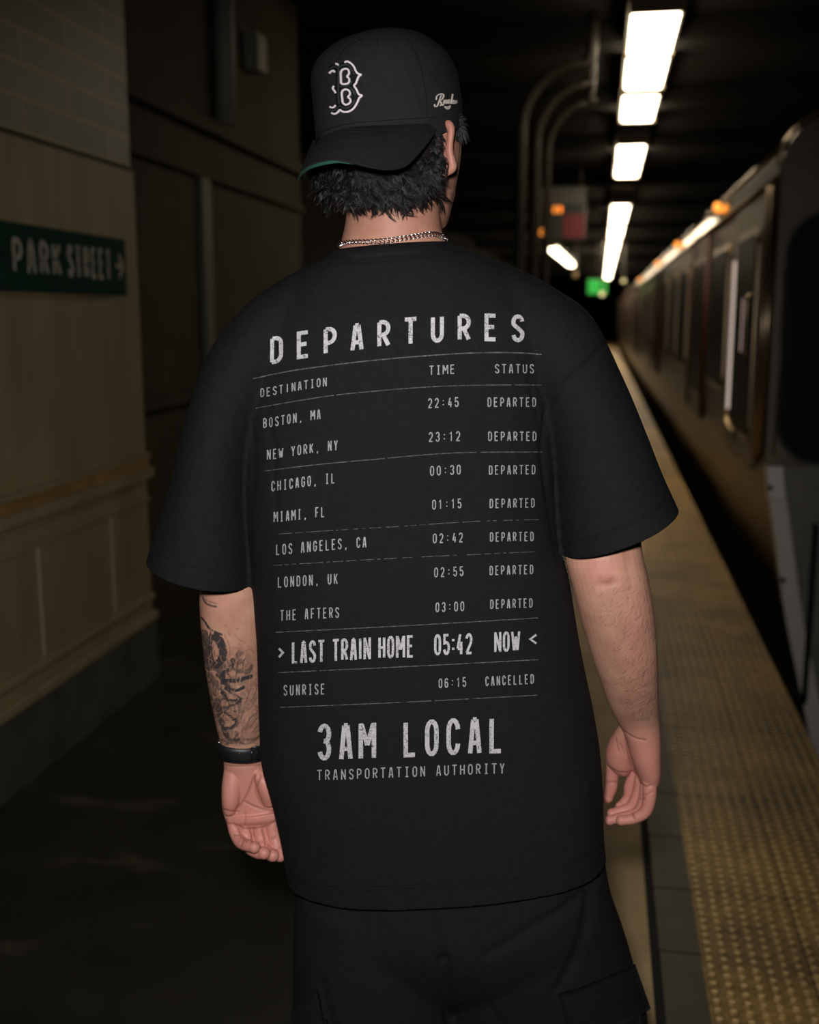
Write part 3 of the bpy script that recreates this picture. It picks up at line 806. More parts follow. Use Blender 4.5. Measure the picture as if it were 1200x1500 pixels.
# ------------------------------------------------------------------ arms and hands
def arm_mesh(rows, extra, fingers):
    s = Soup(); s.add(*loft(rows, seg=36))
    for e in extra: s.add(*loft(e, seg=24))
    for pts, rad in fingers:
        s.tube([L(*p) for p in pts], rad, 14, sub=4)
        a, b = L(*pts[-2]), L(*pts[-1]); d = (b - a) / np.linalg.norm(b - a)
        s.ell(b - d * rad[-1] * .35, (rad[-1] * 1.22,) * 3)
    return s
sL = arm_mesh([(370, 520, 430, 560, .14, .040), (318, 640, 384, 670, .14, .046), (298, 770, 380, 780, .14, .046), (294, 850, 385, 855, .14, .046), (293, 888, 387, 890, .145, .046),
    (297, 940, 389, 940, .155, .045), (303, 990, 388, 990, .165, .041), (312, 1040, 386, 1040, .175, .034), (321, 1080, 384, 1080, .185, .027), (327, 1108, 384, 1106, .188, .0235),
    (328, 1130, 388, 1128, .190, .021), (326, 1155, 398, 1150, .192, .019), (325, 1180, 405, 1172, .192, .0165), (331, 1203, 408, 1196, .188, .014), (337, 1213, 407, 1206, .186, .010)],
    [[(328, 1128, 356, 1128, .186, .016), (325, 1150, 356, 1152, .182, .019), (325, 1172, 352, 1174, .180, .018), (328, 1190, 346, 1190, .182, .013)],
     [(366, 1124, 386, 1124, .184, .010), (372, 1140, 400, 1138, .180, .017), (379, 1160, 408, 1158, .179, .018), (386, 1178, 409, 1176, .182, .013)],
     [(333, 1194, 408, 1188, .184, .014), (334, 1203, 408, 1197, .182, .012), (338, 1209, 406, 1203, .183, .008)]],
    [([(341, 1196, .186), (344, 1216, .181), (352, 1233, .166), (365, 1239, .150), (375, 1241.5, .143)], [.0105, .0100, .0096, .0090, .0076]),
     ([(360, 1198, .186), (361, 1222, .182), (366, 1241, .170), (379, 1249, .157), (389, 1249.5, .150)], [.0106, .0102, .0100, .0096, .0080]),
     ([(378, 1197, .187), (381, 1222, .183), (386, 1241, .174), (395, 1251, .163), (402, 1254, .158)], [.0106, .0104, .0102, .0096, .0080]),
     ([(395, 1194, .188), (400, 1218, .185), (405, 1237, .178), (409, 1249, .170), (411, 1256, .166)], [.0108, .0106, .0102, .0094, .0080]),
     ([(380, 1142, .19), (402, 1150, .195), (412, 1168, .200), (415, 1188, .203)], [.013, .0115, .010, .007])])
meL = remesh(sL, 0.00115, 3)
sR = arm_mesh([(780, 530, 840, 510, .13, .040), (824, 650, 900, 640, .12, .046), (830, 760, 936, 750, .11, .050), (828, 815, 939, 800, .10, .050), (836, 850, 949, 845, .10, .050),
    (846, 890, 957, 890, .11, .050), (857, 930, 961, 930, .125, .047), (868, 965, 963, 965, .14, .043), (880, 1000, 964, 1000, .16, .037), (893, 1035, 965, 1030, .185, .030), (904, 1056, 966, 1050, .205, .026),
    (912, 1070, 967, 1066, .215, .026), (919, 1090, 968, 1090, .222, .028), (925, 1112, 968, 1110, .228, .029), (933, 1132, 968, 1130, .233, .027), (939, 1147, 966, 1144, .236, .022)],
    [[(908, 1062, 934, 1066, .240, .020), (894, 1083, 930, 1086, .260, .024), (887.5, 1102, 929, 1105, .270, .026), (889, 1119, 927, 1122, .276, .024), (899, 1130, 922, 1132, .28, .017)],
     [(915, 1075, 950, 1075, .245, .030), (921, 1108, 957, 1108, .262, .032), (927, 1130, 957, 1130, .272, .026)]],
    [([(950, 1136, .224), (952, 1162, .221), (946, 1188, .222), (928, 1199, .226), (908, 1202, .230)], [.0118, .0112, .0098, .0088, .0070]),
     ([(946, 1134, .243), (945, 1164, .245), (935, 1190, .247), (908, 1198, .250), (891, 1202, .252)], [.0104, .0098, .0092, .0084, .0068]),
     ([(940, 1132, .261), (935, 1160, .266), (924, 1182, .268), (905, 1189, .270), (894, 1192, .271)], [.0102, .0096, .0090, .0082, .0066]),
     ([(932, 1130, .278), (923, 1150, .283), (921, 1166, .285), (914, 1176, .286), (907, 1182, .287)], [.0100, .0094, .0088, .0080, .0066]),
     ([(900, 1108, .276), (897, 1134, .283), (895, 1154, .286), (889, 1170, .288)], [.0125, .0108, .0102, .0080])])
meR = remesh(sR, 0.00115, 3)

def groove(me, lines, depth, sig, front=None):
    """press shallow creases into the side of a mesh that carries them; returns the crease weight"""
    co = coords(me); P = project(co); nr = normals(me)
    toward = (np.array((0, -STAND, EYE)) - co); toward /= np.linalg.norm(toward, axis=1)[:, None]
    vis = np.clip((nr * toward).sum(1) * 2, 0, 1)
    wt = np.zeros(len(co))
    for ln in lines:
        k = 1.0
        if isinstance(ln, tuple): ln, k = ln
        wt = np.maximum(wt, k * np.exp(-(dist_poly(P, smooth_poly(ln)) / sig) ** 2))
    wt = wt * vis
    setco(me, co - nr * (depth * wt)[:, None])
    return wt
creL = groove(meL, [
    [(383, 1135), (375, 1154), (379, 1171), (389, 1185), (402, 1188)], [(373, 1136), (364, 1160), (355, 1176), (345, 1188)],
    [(357, 1174), (373, 1182), (390, 1187)], ([(326, 1186), (338, 1189), (349, 1189)], .8),
    [(331, 1206), (342, 1208), (350, 1211), (358, 1214), (376, 1214), (392, 1210), (405, 1203)],
    ([(359, 1190), (359, 1209)], .6), ([(331, 1122), (352, 1123), (382, 1121)], .6), ([(342, 1223), (352, 1222)], .9),
    [(351, 1214), (354, 1224), (361, 1231)], [(367, 1216), (370, 1224), (369, 1232)], [(384, 1213), (388, 1226), (389, 1236)],
    ([(352, 1240), (356, 1231)], .7), ([(397, 1229), (405, 1226)], .7), ([(404, 1244), (412, 1240)], .6), ([(376, 1235), (386, 1233)], .6)], 0.0017, 1.6)
creR = groove(meR, [
    [(910, 1068), (920, 1076), (932, 1082), (946, 1085)], [(917, 1084), (921, 1104), (928, 1126), (937, 1147)],
    ([(890, 1122), (905, 1131), (922, 1132)], .9), [(938, 1148), (946, 1152), (954, 1151)], ([(938, 1165), (948, 1164), (956, 1160)], .6), ([(937, 1171), (944, 1170)], .8),
    ([(888, 1146), (905, 1146)], .7), [(926, 1190), (929, 1200)],
    ([(902, 1083), (906, 1100)], .5), ([(908, 1090), (916, 1104)], .5)], 0.0016, 1.5)
groove(meR, [([(880, 856), (891, 856), (900, 853)], 1.0)], 0.0022, 7.0)
groove(meR, [([(918, 795), (921, 830), (925, 862)], .8)], 0.0014, 7.0)
groove(meR, [([(850, 893), (878, 925), (915, 968)], -.8)], 0.0012, 3.0)

# skin tint of the arms
def blob(P, cx, cy, rx, ry): return np.exp(-(((P[:, 0] - cx) / rx) ** 2 + ((P[:, 1] - cy) / ry) ** 2))
PL = project(coords(meL)); PR = project(coords(meR)); PB = project(coords(body))
fluL = np.clip((PL[:, 1] - 1100) / 40, 0, 1) * .75 + .25 * blob(PL, 320, 885, 25, 25)
fluR = np.clip((PR[:, 1] - 1050) / 50, 0, 1) * .75 + .5 * blob(PR, 880, 835, 32, 28) + .35 * blob(PR, 930, 940, 20, 90)
creR = np.maximum(creR, .55 * blob(PR, 891, 854, 11, 5))
# tattoo on the left forearm
def Q(*p): return [(280 + a / 6.0, 850 + b / 6.0) for a, b in p]
ink = np.zeros(len(PL))
inkn = np.array([noise.noise(Vector((x * .09, y * .09, 3.1))) for x, y in PL]) if True else 0
inkf = np.array([noise.noise(Vector((x * .28, y * .28, 7.7))) for x, y in PL])
wob = PL + np.stack((inkf, inkn), 1) * .9
def stroke(pts, wz, dark, soft=.8):
    global ink
    d = dist_poly(wob, smooth_poly(Q(*pts), 6))
    ink = np.maximum(ink, min(1, dark * 1.06) * np.clip((wz * (1.12 if dark > .84 else 1.0) / 11.0 - d) / soft + .5, 0, 1))
for a in [
    ([(95, 330), (130, 380), (180, 440), (270, 478)], 14, .9), ([(115, 470), (120, 560), (125, 660), (160, 760)], 66, .82), ([(175, 450), (160, 540), (170, 690), (215, 760)], 14, .9),
    ([(215, 495), (255, 545), (280, 620), (265, 700), (225, 742)], 62, .9), ([(186, 500), (176, 590), (190, 690), (215, 740)], 16, .85), ([(205, 620), (205, 660)], 16, .5),
    ([(290, 480), (335, 570), (342, 650), (330, 740), (275, 815)], 8, .45), ([(150, 760), (210, 770), (262, 815)], 40, .72), ([(160, 830), (200, 900), (215, 1000)], 46, .66), ([(235, 830), (262, 840)], 34, .85), ([(230, 880), (240, 960)], 12, .8), ([(262, 870), (268, 960), (262, 990)], 12, .8),
    ([(365, 700), (345, 775), (285, 815), (285, 900)], 34, .9), ([(290, 880), (400, 885), (470, 860), (525, 845)], 30, .92), ([(300, 950), (390, 968), (462, 940)], 24, .92), ([(310, 900), (330, 960)], 40, .85),
    ([(375, 790), (410, 745), (455, 720), (475, 690)], 10, .8), ([(400, 800), (450, 780), (460, 725)], 10, .8), ([(460, 800), (500, 790), (535, 745), (520, 800), (480, 820)], 18, .75), ([(410, 800), (470, 812)], 14, .7),
    ([(275, 985), (310, 1040), (370, 1060), (440, 1055)], 26, .92), ([(330, 980), (390, 1010), (440, 1045)], 14, .85), ([(440, 1060), (390, 1090), (330, 1110)], 18, .85),
    ([(255, 1100), (270, 1045), (320, 1060), (338, 1110), (310, 1140), (268, 1135), (255, 1100)], 12, .85), ([(280, 1115), (325, 1125)], 30, .75),
    ([(230, 1060), (250, 1180), (275, 1260)], 46, .82), ([(262, 1150), (330, 1180), (370, 1220), (410, 1215)], 20, .9), ([(400, 1220), (390, 1270), (350, 1300), (300, 1300)], 24, .88), ([(300, 1225), (325, 1232)], 8, .7),
    ([(275, 1290), (300, 1360), (350, 1405), (420, 1400)], 26, .85), ([(300, 1310), (325, 1370)], 24, .8), ([(395, 1330), (410, 1350), (370, 1400)], 16, .75), ([(270, 1400), (340, 1430), (420, 1425), (480, 1440)], 14, .75),
    ([(420, 1420), (480, 1400), (540, 1400), (600, 1370)], 18, .7), ([(440, 1440), (520, 1430), (590, 1390)], 12, .65),
    ([(400, 1290), (440, 1210), (470, 1120), (500, 1010), (530, 940)], 9, .7), ([(415, 1170), (450, 1130), (500, 1120), (490, 1060)], 9, .6), ([(490, 1280), (520, 1210), (580, 1160), (600, 1100)], 11, .65), ([(520, 1300), (560, 1230), (600, 1190)], 9, .6), ([(500, 1140), (540, 1100), (530, 1060), (560, 1000), (590, 900)], 9, .6), ([(440, 1380), (450, 1310), (490, 1270)], 8, .55), ([(540, 1330), (590, 1270)], 10, .55),
    ([(600, 740), (590, 850), (560, 900)], 22, .4), ([(605, 950), (600, 1100), (604, 1300)], 26, .42), ([(545, 1340), (600, 1310)], 20, .4),
    ([(105, 150), (120, 190), (160, 220), (220, 232)], 16, .75), ([(125, 170), (170, 190), (235, 210)], 8, .5)]:
    stroke(*a)
for a in [([(385, 480), (420, 520), (475, 545)], 9, .35), ([(300, 400), (306, 404)], 14, .3), ([(400, 425), (408, 428)], 14, .35), ([(395, 595), (425, 600)], 18, .3), ([(445, 625), (470, 640)], 16, .32), ([(520, 600), (540, 610)], 14, .3), ([(500, 680), (520, 690)], 18, .28), ([(365, 690), (385, 700)], 12, .3), ([(560, 560), (580, 640)], 20, .22), ([(420, 560), (450, 575)], 12, .25), ([(330, 455), (338, 480)], 14, .3)]:
    stroke(*a, soft=2.2)
swx = np.array([noise.noise(Vector((x * .035, y * .028, 1.3))) for x, y in PL]); swy = np.array([noise.noise(Vector((x * .035, y * .028, 9.3))) for x, y in PL])
rid = np.array([noise.noise(Vector(((x + 14 * a) * .075, (y + 14 * b) * .05, 4.4))) for (x, y), a, b in zip(PL, swx, swy)])
rid2 = np.array([noise.noise(Vector(((x + 10 * b) * .16, (y + 10 * a) * .10, 14.4))) for (x, y), a, b in zip(PL, swx, swy)])
reg = np.clip((PL[:, 1] - 935) / 20, 0, 1) * np.clip((370 - PL[:, 0]) / 40 + .35, 0.3, 1)
ink = np.maximum(ink, reg * .9 * np.exp(-(rid / .085) ** 2))
ink = np.maximum(ink, reg * .7 * np.exp(-(rid2 / .085) ** 2))
ink = np.maximum(ink, reg * .8 * np.clip((rid - .17) / .08, 0, 1))
ink *= 1 - .75 * np.exp(-(rid2 / .045) ** 2) * np.clip((PL[:, 1] - 900) / 20, 0, 1)
shade = np.clip((wob[:, 1] - 950) / 20, 0, 1) * np.clip((1100 - wob[:, 1]) / 10, 0, 1)
ink = np.maximum(ink, shade * np.clip(.22 + .5 * inkn + .35 * inkf, 0, .5))
ink *= np.clip((1094 - PL[:, 1]) / 5, 0, 1) * np.clip((PL[:, 1] - 868) / 5, 0, 1)

hairR = np.zeros(len(PR))
# one skin: trunk, head and legs with both arms rooted in the shoulders
def join(meshes, name):
    V, F, n = [], [], 0
    for m in meshes:
        V.append(coords(m)); k = len(m.polygons)
        lt = np.empty(k, int); m.polygons.foreach_get('loop_total', lt); lv = np.empty(len(m.loops), int); m.loops.foreach_get('vertex_index', lv)
        F.append((lt, lv + n)); n += len(m.vertices)
    co = np.concatenate(V); lt = np.concatenate([f[0] for f in F]); lv = np.concatenate([f[1] for f in F])
    me = bpy.data.meshes.new(name); me.vertices.add(len(co)); me.loops.add(len(lv)); me.polygons.add(len(lt))
    me.vertices.foreach_set('co', co.ravel()); me.loops.foreach_set('vertex_index', lv.astype(np.int32))
    me.polygons.foreach_set('loop_start', np.concatenate(([0], np.cumsum(lt)[:-1])).astype(np.int32))
    me.update(calc_edges=True); me.validate()
    return me
me = join([body, meL, meR], 'body')
z0 = np.zeros(bn)
fluB = .55 * blob(PB, 657, 220, 9, 55) + .2 * blob(PB, 590, 330, 60, 25)
set_attr(me, 'ink', np.concatenate((z0, ink, hairR)))
set_attr(me, 'flush', np.concatenate((fluB, fluL, fluR)))
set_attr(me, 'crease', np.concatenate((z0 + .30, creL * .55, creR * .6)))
BODY = link('body', me, m_skin, MAN)
def bvh_of(me_):
    return BVHTree.FromPolygons([tuple(v.co) for v in me_.vertices], [tuple(p.vertices) for p in me_.polygons])
bvh_body = bvh_of(me)
EYEL = Vector((0, -STAND, EYE))
def hit(bvh, px, py):
    d = (Vector(L(px, py, 1.0)) - EYEL).normalized()
    h = bvh.ray_cast(EYEL, d)
    if h[0] is None:
        h = bvh.find_nearest(Vector(L(px, py, 0.12)))
    p, nrm = h[0], h[1]
    if nrm.dot(d) > 0: nrm = -nrm
    return p, nrm
# eyes
m_eye = mat('eye_white', (0.75, 0.72, 0.68), rough=0.2)
s = Soup()
for k in (-1, 1):
    s.ell(C + fdir * .080 + sdir * k * .031 + Z * .018, (.0115, .0115, .0105))
s.obj('eyes', m_eye, MAN)

# ------------------------------------------------------------------ T-shirt
def cloth_mat(name, col, bump=0.35, scale=900):
    m = mat(name, col, rough=0.88, spec=0.18, noise_amt=0.22, noise_scale=90, bump=bump, bump_scale=scale)
    return m
m_shirt = cloth_mat('black_cotton', (0.0090, 0.0091, 0.0108))
m_thread = mat('black_thread', (0.007, 0.007, 0.0085), rough=0.9, spec=0.1)
s = Soup()
TE = 2.45
s.add(*loft([(490, 372, 655, 358, .124, .060, 2), (455, 387, 690, 366, .125, .078, 2), (410, 424, 755, 402, .128, .100, 2.2), (370, 490, 815, 475, .133, .125, TE), (356, 580, 815, 572, .138, .138, TE),
             (358, 690, 812, 690, .14, .142, TE), (366, 790, 818, 790, .14, .143, TE), (371, 860, 832, 845, .14, .143, TE), (376, 950, 848, 940, .14, .142, TE), (381, 1040, 864, 1020, .14, .141, TE),
             (384, 1105, 876, 1090, .14, .139, TE), (396, 1155, 880, 1150, .138, .136, TE), (410, 1210, 881, 1195, .136, .132, TE), (418, 1250, 883, 1230, .135, .129, TE), (425, 1289, 885, 1258, .135, .127, TE), (432, 1322, 887, 1288, .135, .126, TE)], seg=56))
s.add(*loft([(470, 378, 520, 470, .127, .060), (405, 413, 440, 540, .130, .085), (350, 457, 395, 610, .132, .100), (304, 522, 372, 680, .132, .104), (272, 620, 366, 740, .132, .104), (244, 728, 368, 800, .132, .103), (218, 817, 370, 855, .132, .100), (212, 838, 352, 872, .132, .098)], seg=40))
s.add(*loft([(680, 363, 650, 460, .127, .060), (760, 394, 725, 530, .130, .085), (822, 427, 780, 600, .132, .100), (866, 463, 806, 680, .130, .104), (908, 545, 812, 740, .124, .104), (950, 652, 818, 780, .116, .103), (991, 742, 825, 812, .110, .100), (997, 757, 845, 826, .108, .098)], seg=40))
sh = remesh(s, 0.0032, 9)
# soft drape and the creases round the armholes
co = coords(sh); nr = normals(sh)
dr = np.array([noise.noise(Vector((x * 9, y * 6, z * 3.2))) + .5 * noise.noise(Vector((x * 22 + 5, y * 14, z * 7))) for x, y, z in co])
dr2 = np.array([noise.noise(Vector((x * 14 + z * 10, y * 4, z * 10 - x * 12 + 9))) for x, y, z in co])
setco(sh, co + nr * (dr * 0.0022 + dr2 * .0012)[:, None])
seamR = [(888, 501), (864, 528), (822, 568), (803, 596), (797, 628), (795, 669), (803, 728), (812, 785), (819, 822)]
seamL = [(287, 556), (330, 585), (366, 620), (372, 680), (366, 760), (370, 855)]
groove(sh, [(seamR, 1.0), ([(803, 596), (780, 548), (777, 560), (786, 600), (797, 640)], .5), (seamL, .5)], 0.0035, 4.5)
groove(sh, [([(392, 610), (402, 660), (400, 700), (404, 760)], .9), ([(440, 560), (405, 640)], .35), ([(800, 470), (806, 540), (800, 590)], .5)], 0.0022, 6.0)
# open the hems
bm = bmesh.new(); bm.from_mesh(sh)
def open_hem(px0, py0, px1, py1, yc, keep, p_all=False):
    a = Vector(L(px0, py0, yc)); b = Vector(L(px1, py1, yc)); c = (a + b) / 2
    n = (b - a).cross(Vector((0, 1, 0))).normalized()
    if n.z > 0: n = -n
    R = (b - a).length / 2
    u = (a - b).normalized(); fs = []
    for f in bm.faces:
        m = f.calc_center_median() - c
        if keep(m + c) and -.02 < m.dot(n) < (.2 if p_all else .035) and (p_all or -R - .0005 < m.dot(u)) and m.dot(u) < R * 1.5: fs.append(f)
    g = set(fs)
    for f in fs: g.update(f.edges); g.update(f.verts)
    bmesh.ops.bisect_plane(bm, geom=list(g), dist=1e-5, plane_co=c, plane_no=n, clear_outer=True)
xl = L(372, 858, .13)[0]; xr = L(823, 822, .11)[0]; zs = L(600, 1150, .13)[2]
open_hem(425, 1279, 885, 1249, .135, lambda p: p.z < zs, True)
open_hem(218, 817, 370, 855, .132, lambda p: p.x < xl and p.z > zs)
open_hem(991, 742, 825, 812, .110, lambda p: p.x > xr and p.z > zs)
bm.to_mesh(sh); bm.free()
SHIRT = link('t_shirt', sh, m_shirt, MAN)
SHIRT['label'] = 'oversized black T-shirt with a departures board printed on the back'
bvh_sh = bvh_of(sh)
md = SHIRT.modifiers.new('thickness', 'SOLIDIFY'); md.thickness = 0.0018; md.offset = -1

def on(bvh, px, py, off):
    p, n_ = hit(bvh, px, py); return p + n_ * off
def ribbon(bvh, pts, wpx, off, sub=10, dash=None):
    """thin flat strip lying on a surface along a line of photo points"""
    P = smooth_poly(pts, sub) if len(pts) > 2 else [np.array(pts[0], float) * (1 - i / sub) + np.array(pts[1], float) * i / sub for i in range(sub + 1)]
    V, F = [], []
    for i, p in enumerate(P):
        d = P[min(i + 1, len(P) - 1)] - P[max(i - 1, 0)]; d = d / (np.hypot(*d) + 1e-9); nn = np.array((-d[1], d[0])) * wpx / 2
        V += [on(bvh, *(p + nn), off), on(bvh, *(p - nn), off)]
    for i in range(len(P) - 1):
        if dash and not dash(i): continue
        F.append((2 * i, 2 * i + 1, 2 * i + 3, 2 * i + 2))
    return V, F
for nm, pts in (('hem_stitching', [(424, 1275), (450, 1296), (500, 1304), (580, 1302), (650, 1298), (720, 1297), (790, 1284), (850, 1260), (882, 1240)]), ('hem_stitching', [(424, 1270), (450, 1291), (500, 1299), (580, 1297), (650, 1293), (720, 1292), (790, 1279), (850, 1255), (882, 1235)]),
            ('sleeve_stitching', [(224, 809), (262, 824), (310, 836), (368, 842)]), ('sleeve_stitching', [(824, 801), (868, 790), (930, 766), (983, 731)]), ('sleeve_stitching', [(823, 797), (867, 786), (929, 762), (981, 727)]),
            ('armhole_stitching', seamR[:4]), ('collar_stitching', [(462, 391), (500, 387), (560, 384), (620, 377), (684, 370)])):
    from_py(nm, *ribbon(bvh_sh, pts, 1.0, .0006), m_thread, SHIRT)
# ribbed collar
s = Soup(); ring = []
cu = [(468, 381), (480, 376), (500, 372.5), (540, 370.5), (580, 367.5), (620, 362), (650, 357.5), (668, 357), (680, 360)]
V, F = [], []
rings = []
a0 = L(486, 370, .124); b0 = L(660, 357, .124); c0 = (a0 + b0) / 2; h0 = (b0 - a0) / 2
for (sc, dz, hd) in ((1.00, .000, .064), (1.035, .001, .068), (1.10, -.008, .077), (1.15, -.016, .084), (1.02, -.016, .068)):
    for k in range(48):
        t_ = 2 * pi * k / 48
        V.append(c0 + h0 * sc * cos(t_) + np.array((0, hd * sin(t_), dz + .000 + (.001 * -sin(t_) if sin(t_) < 0 else -.03 * sin(t_)))))
for i in range(4):
    for k in range(48):
        a = i * 48 + k; b = i * 48 + (k + 1) % 48
        F.append((a, b, b + 48, a + 48))
from_py('collar', V, F, m_shirt, SHIRT)

# ------------------------------------------------------------------ print on the back
def print_mat():
    m = bpy.data.materials.new('cracked_white_print'); m.use_nodes = True
    nt = m.node_tree; b = nt.nodes['Principled BSDF']; b.inputs['Roughness'].default_value = 0.7; b.inputs['Specular IOR Level'].default_value = 0.2
    N = nt.nodes.new; LK = nt.links.new
    tc = N('ShaderNodeTexCoord'); mp = N('ShaderNodeMapping'); mp.inputs['Scale'].default_value = (1, .2, 1); LK(tc.outputs['Object'], mp.inputs[0])
    v = N('ShaderNodeTexVoronoi'); v.feature = 'DISTANCE_TO_EDGE'; v.inputs['Scale'].default_value = 260
    n = N('ShaderNodeTexNoise'); n.inputs['Scale'].default_value = 230; n.inputs['Detail'].default_value = 5
    n3 = N('ShaderNodeTexNoise'); n3.inputs['Scale'].default_value = 60; n3.inputs['Detail'].default_value = 3
    for x in (v, n, n3): LK(mp.outputs[0], x.inputs['Vector'])
    r = N('ShaderNodeMapRange'); r.inputs[1].default_value = 0.012; r.inputs[2].default_value = 0.05; LK(v.outputs['Distance'], r.inputs[0])
    r3 = N('ShaderNodeMapRange'); r3.inputs[1].default_value = 0.49; r3.inputs[2].default_value = 0.57; LK(n3.outputs[0], r3.inputs[0])
    mxx = N('ShaderNodeMath'); mxx.operation = 'MAXIMUM'; LK(r.outputs[0], mxx.inputs[0]); LK(r3.outputs[0], mxx.inputs[1])
    r2 = N('ShaderNodeMapRange'); r2.inputs[1].default_value = 0.30; r2.inputs[2].default_value = 0.42; LK(n.outputs[0], r2.inputs[0])
    mu = N('ShaderNodeMath'); mu.operation = 'MULTIPLY'; LK(mxx.outputs[0], mu.inputs[0]); LK(r2.outputs[0], mu.inputs[1])
    mx = N('ShaderNodeMix'); mx.data_type = 'RGBA'; mx.inputs['A'].default_value = (0.09, 0.09, 0.094, 1); mx.inputs['B'].default_value = (0.47, 0.47, 0.48, 1)
    LK(mu.outputs[0], mx.inputs['Factor']); LK(mx.outputs['Result'], b.inputs['Base Color'])
    return m
m_print = print_mat()
m_print2 = mat('thin_white_print', (0.37, 0.37, 0.385), rough=0.75, spec=0.2, noise_amt=0.45, noise_scale=260)
m_rule = mat('thin_rule_print', (0.13, 0.13, 0.14), rough=0.8, spec=0.2, noise_amt=0.8, noise_scale=170)
def line_at(base, x):
    """height of a base line given by points, at x"""
    if len(base) == 2:
        (x0, y0), (x1, y1) = base
        return y0 + (y1 - y0) * (x - x0) / (x1 - x0)
    for k in range(len(base) - 1):
        if x <= base[k + 1][0] or k == len(base) - 2:
            t_ = (x - base[k][0]) / (base[k + 1][0] - base[k][0])
            t_ = min(max(t_, -.2), 1.2)
            P = [np.array((p[1],), float) for p in base]
            return float(catmull(P, min(max(k + t_, 0), len(base) - 1 - 1e-6)))
def printed(name, txt, base, h, tw, mode='mono', wr=0.62, gap=0.24, mm=None, x0=None, x1=None, cuts=1):
    x0 = base[0][0] if x0 is None else x0; x1 = base[-1][0] if x1 is None else x1
    s = Soup()
    for q in text_quads(txt, x0, x1, h, tw, mode, wr, gap):
        # split long strokes so that they follow the cloth
        a, b, c, d = q
        n = max(1, int(max(np.hypot(*(d - a)), np.hypot(*(c - b))) / 7))
        for i in range(n):
            u0, u1 = i / n, (i + 1) / n
            pts = [a + (d - a) * u0, b + (c - b) * u0, b + (c - b) * u1, a + (d - a) * u1]
            s.add([on(bvh_sh, p[0], line_at(base, p[0]) - p[1], .0007) for p in pts], [(0, 1, 2, 3)])
    return s.obj(name, mm or m_print2, SHIRT, smooth=False)
printed('print_title', 'DEPARTURES', [(396, 534), (433, 527), (470, 521.5), (508, 516), (549, 511), (587, 506.5), (629, 503), (670, 500.5), (710, 500), (768, 501.5)], 40.5, 6.0, wr=.49, mm=m_print)
rows = [
    ('DESTINAT|ON', [(382, 582), (430, 573.5), (479, 566)], 13.2, 2.1), ('T|ME', [(629, 549.5), (666, 547.5)], 13.8, 2.1), ('STATUS', [(725, 547), (782, 547)], 13.8, 2.1),
    ('BOSTON, MA', [(386, 627), (430, 620), (470, 614)], 14.5, 2.2), ('22:45', [(627, 598), (672, 596)], 14.5, 2.2), ('DEPARTED', [(714, 596), (785, 596)], 14, 2.2),
    ('NEW YORK, NY', [(391.5, 673.5), (440, 666.5), (495, 659.5)], 15, 2.2), ('23:12', [(628, 647.5), (674, 646)], 14.5, 2.2), ('DEPARTED', [(715, 646), (785.5, 646)], 14, 2.2),
    ('CH|CAGO, |L', [(398, 720), (440, 714), (491, 708)], 15.5, 2.3), ('00:30', [(630, 697), (675, 695)], 14.5, 2.2), ('DEPARTED', [(716, 695.5), (784, 694.8)], 14, 2.2),
    ('M|AM|, FL', [(402, 765), (440, 761), (476, 757.5)], 15.5, 2.3), ('01:15', [(633, 746.5), (676, 744.5)], 14.5, 2.2), ('DEPARTED', [(717, 744.5), (783, 743.5)], 14, 2.2),
    ('LOS ANGELES, CA', [(405, 813), (470, 807), (537, 802)], 16, 2.3), ('02:42', [(634, 796), (678, 794.3)], 14.5, 2.2), ('DEPARTED', [(717.5, 793.5), (781.6, 792.7)], 14, 2.2),
    ('LONDON, UK', [(407.6, 860.7), (450, 858), (495, 855.6)], 16, 2.3), ('02:55', [(636, 845.8), (679, 843.7)], 14.5, 2.2), ('DEPARTED', [(717, 842.7), (781, 841)], 14, 2.2),
    ('THE AFTERS', [(411, 909.5), (450, 907), (497, 905)], 16, 2.3), ('03:00', [(638, 896.7), (680, 895)], 14.5, 2.2), ('DEPARTED', [(718, 892), (780, 890)], 14, 2.2),
    ('SUNR|SE', [(416, 1019), (476, 1017)], 16, 2.3), ('06:15', [(642.6, 1008), (683, 1006)], 14.5, 2.2), ('CANCELLED', [(711, 1005), (782, 1001.5)], 14.5, 2.2)]
for t_, b_, h_, w_ in rows: printed('print_entry', t_, b_, h_, w_ * .74, wr=.62)
printed('print_entry', 'LAST TRAIN HOME', [(428, 972), (520, 967), (606.6, 963)], 33, 3.7, 'prop', gap=.24, mm=m_print)
printed('print_entry', '05:42', [(636, 960), (692, 958)], 31, 3.6, 'prop', gap=.26, mm=m_print)
printed('print_entry', 'NOW', [(724, 955.5), (762, 953.5)], 30, 3.3, 'prop', gap=.22, mm=m_print)
printed('print_arrow', '>', [(407.6, 969), (416.6, 969)], 26, 3.2, mm=m_print)
printed('print_arrow', '<', [(775, 949), (787, 949)], 26, 3.2, mm=m_print)
printed('print_brand', '3AM LOCAL', [(465.5, 1114), (560, 1110.5), (737, 1103)], 54, 6.6, wr=.64, mm=m_print)
printed('print_entry', 'TRANSPORTAT|ON AUTHOR|TY', [(465, 1143), (600, 1138), (739, 1133)], 15.6, 1.75, wr=.60)
random.seed(3)
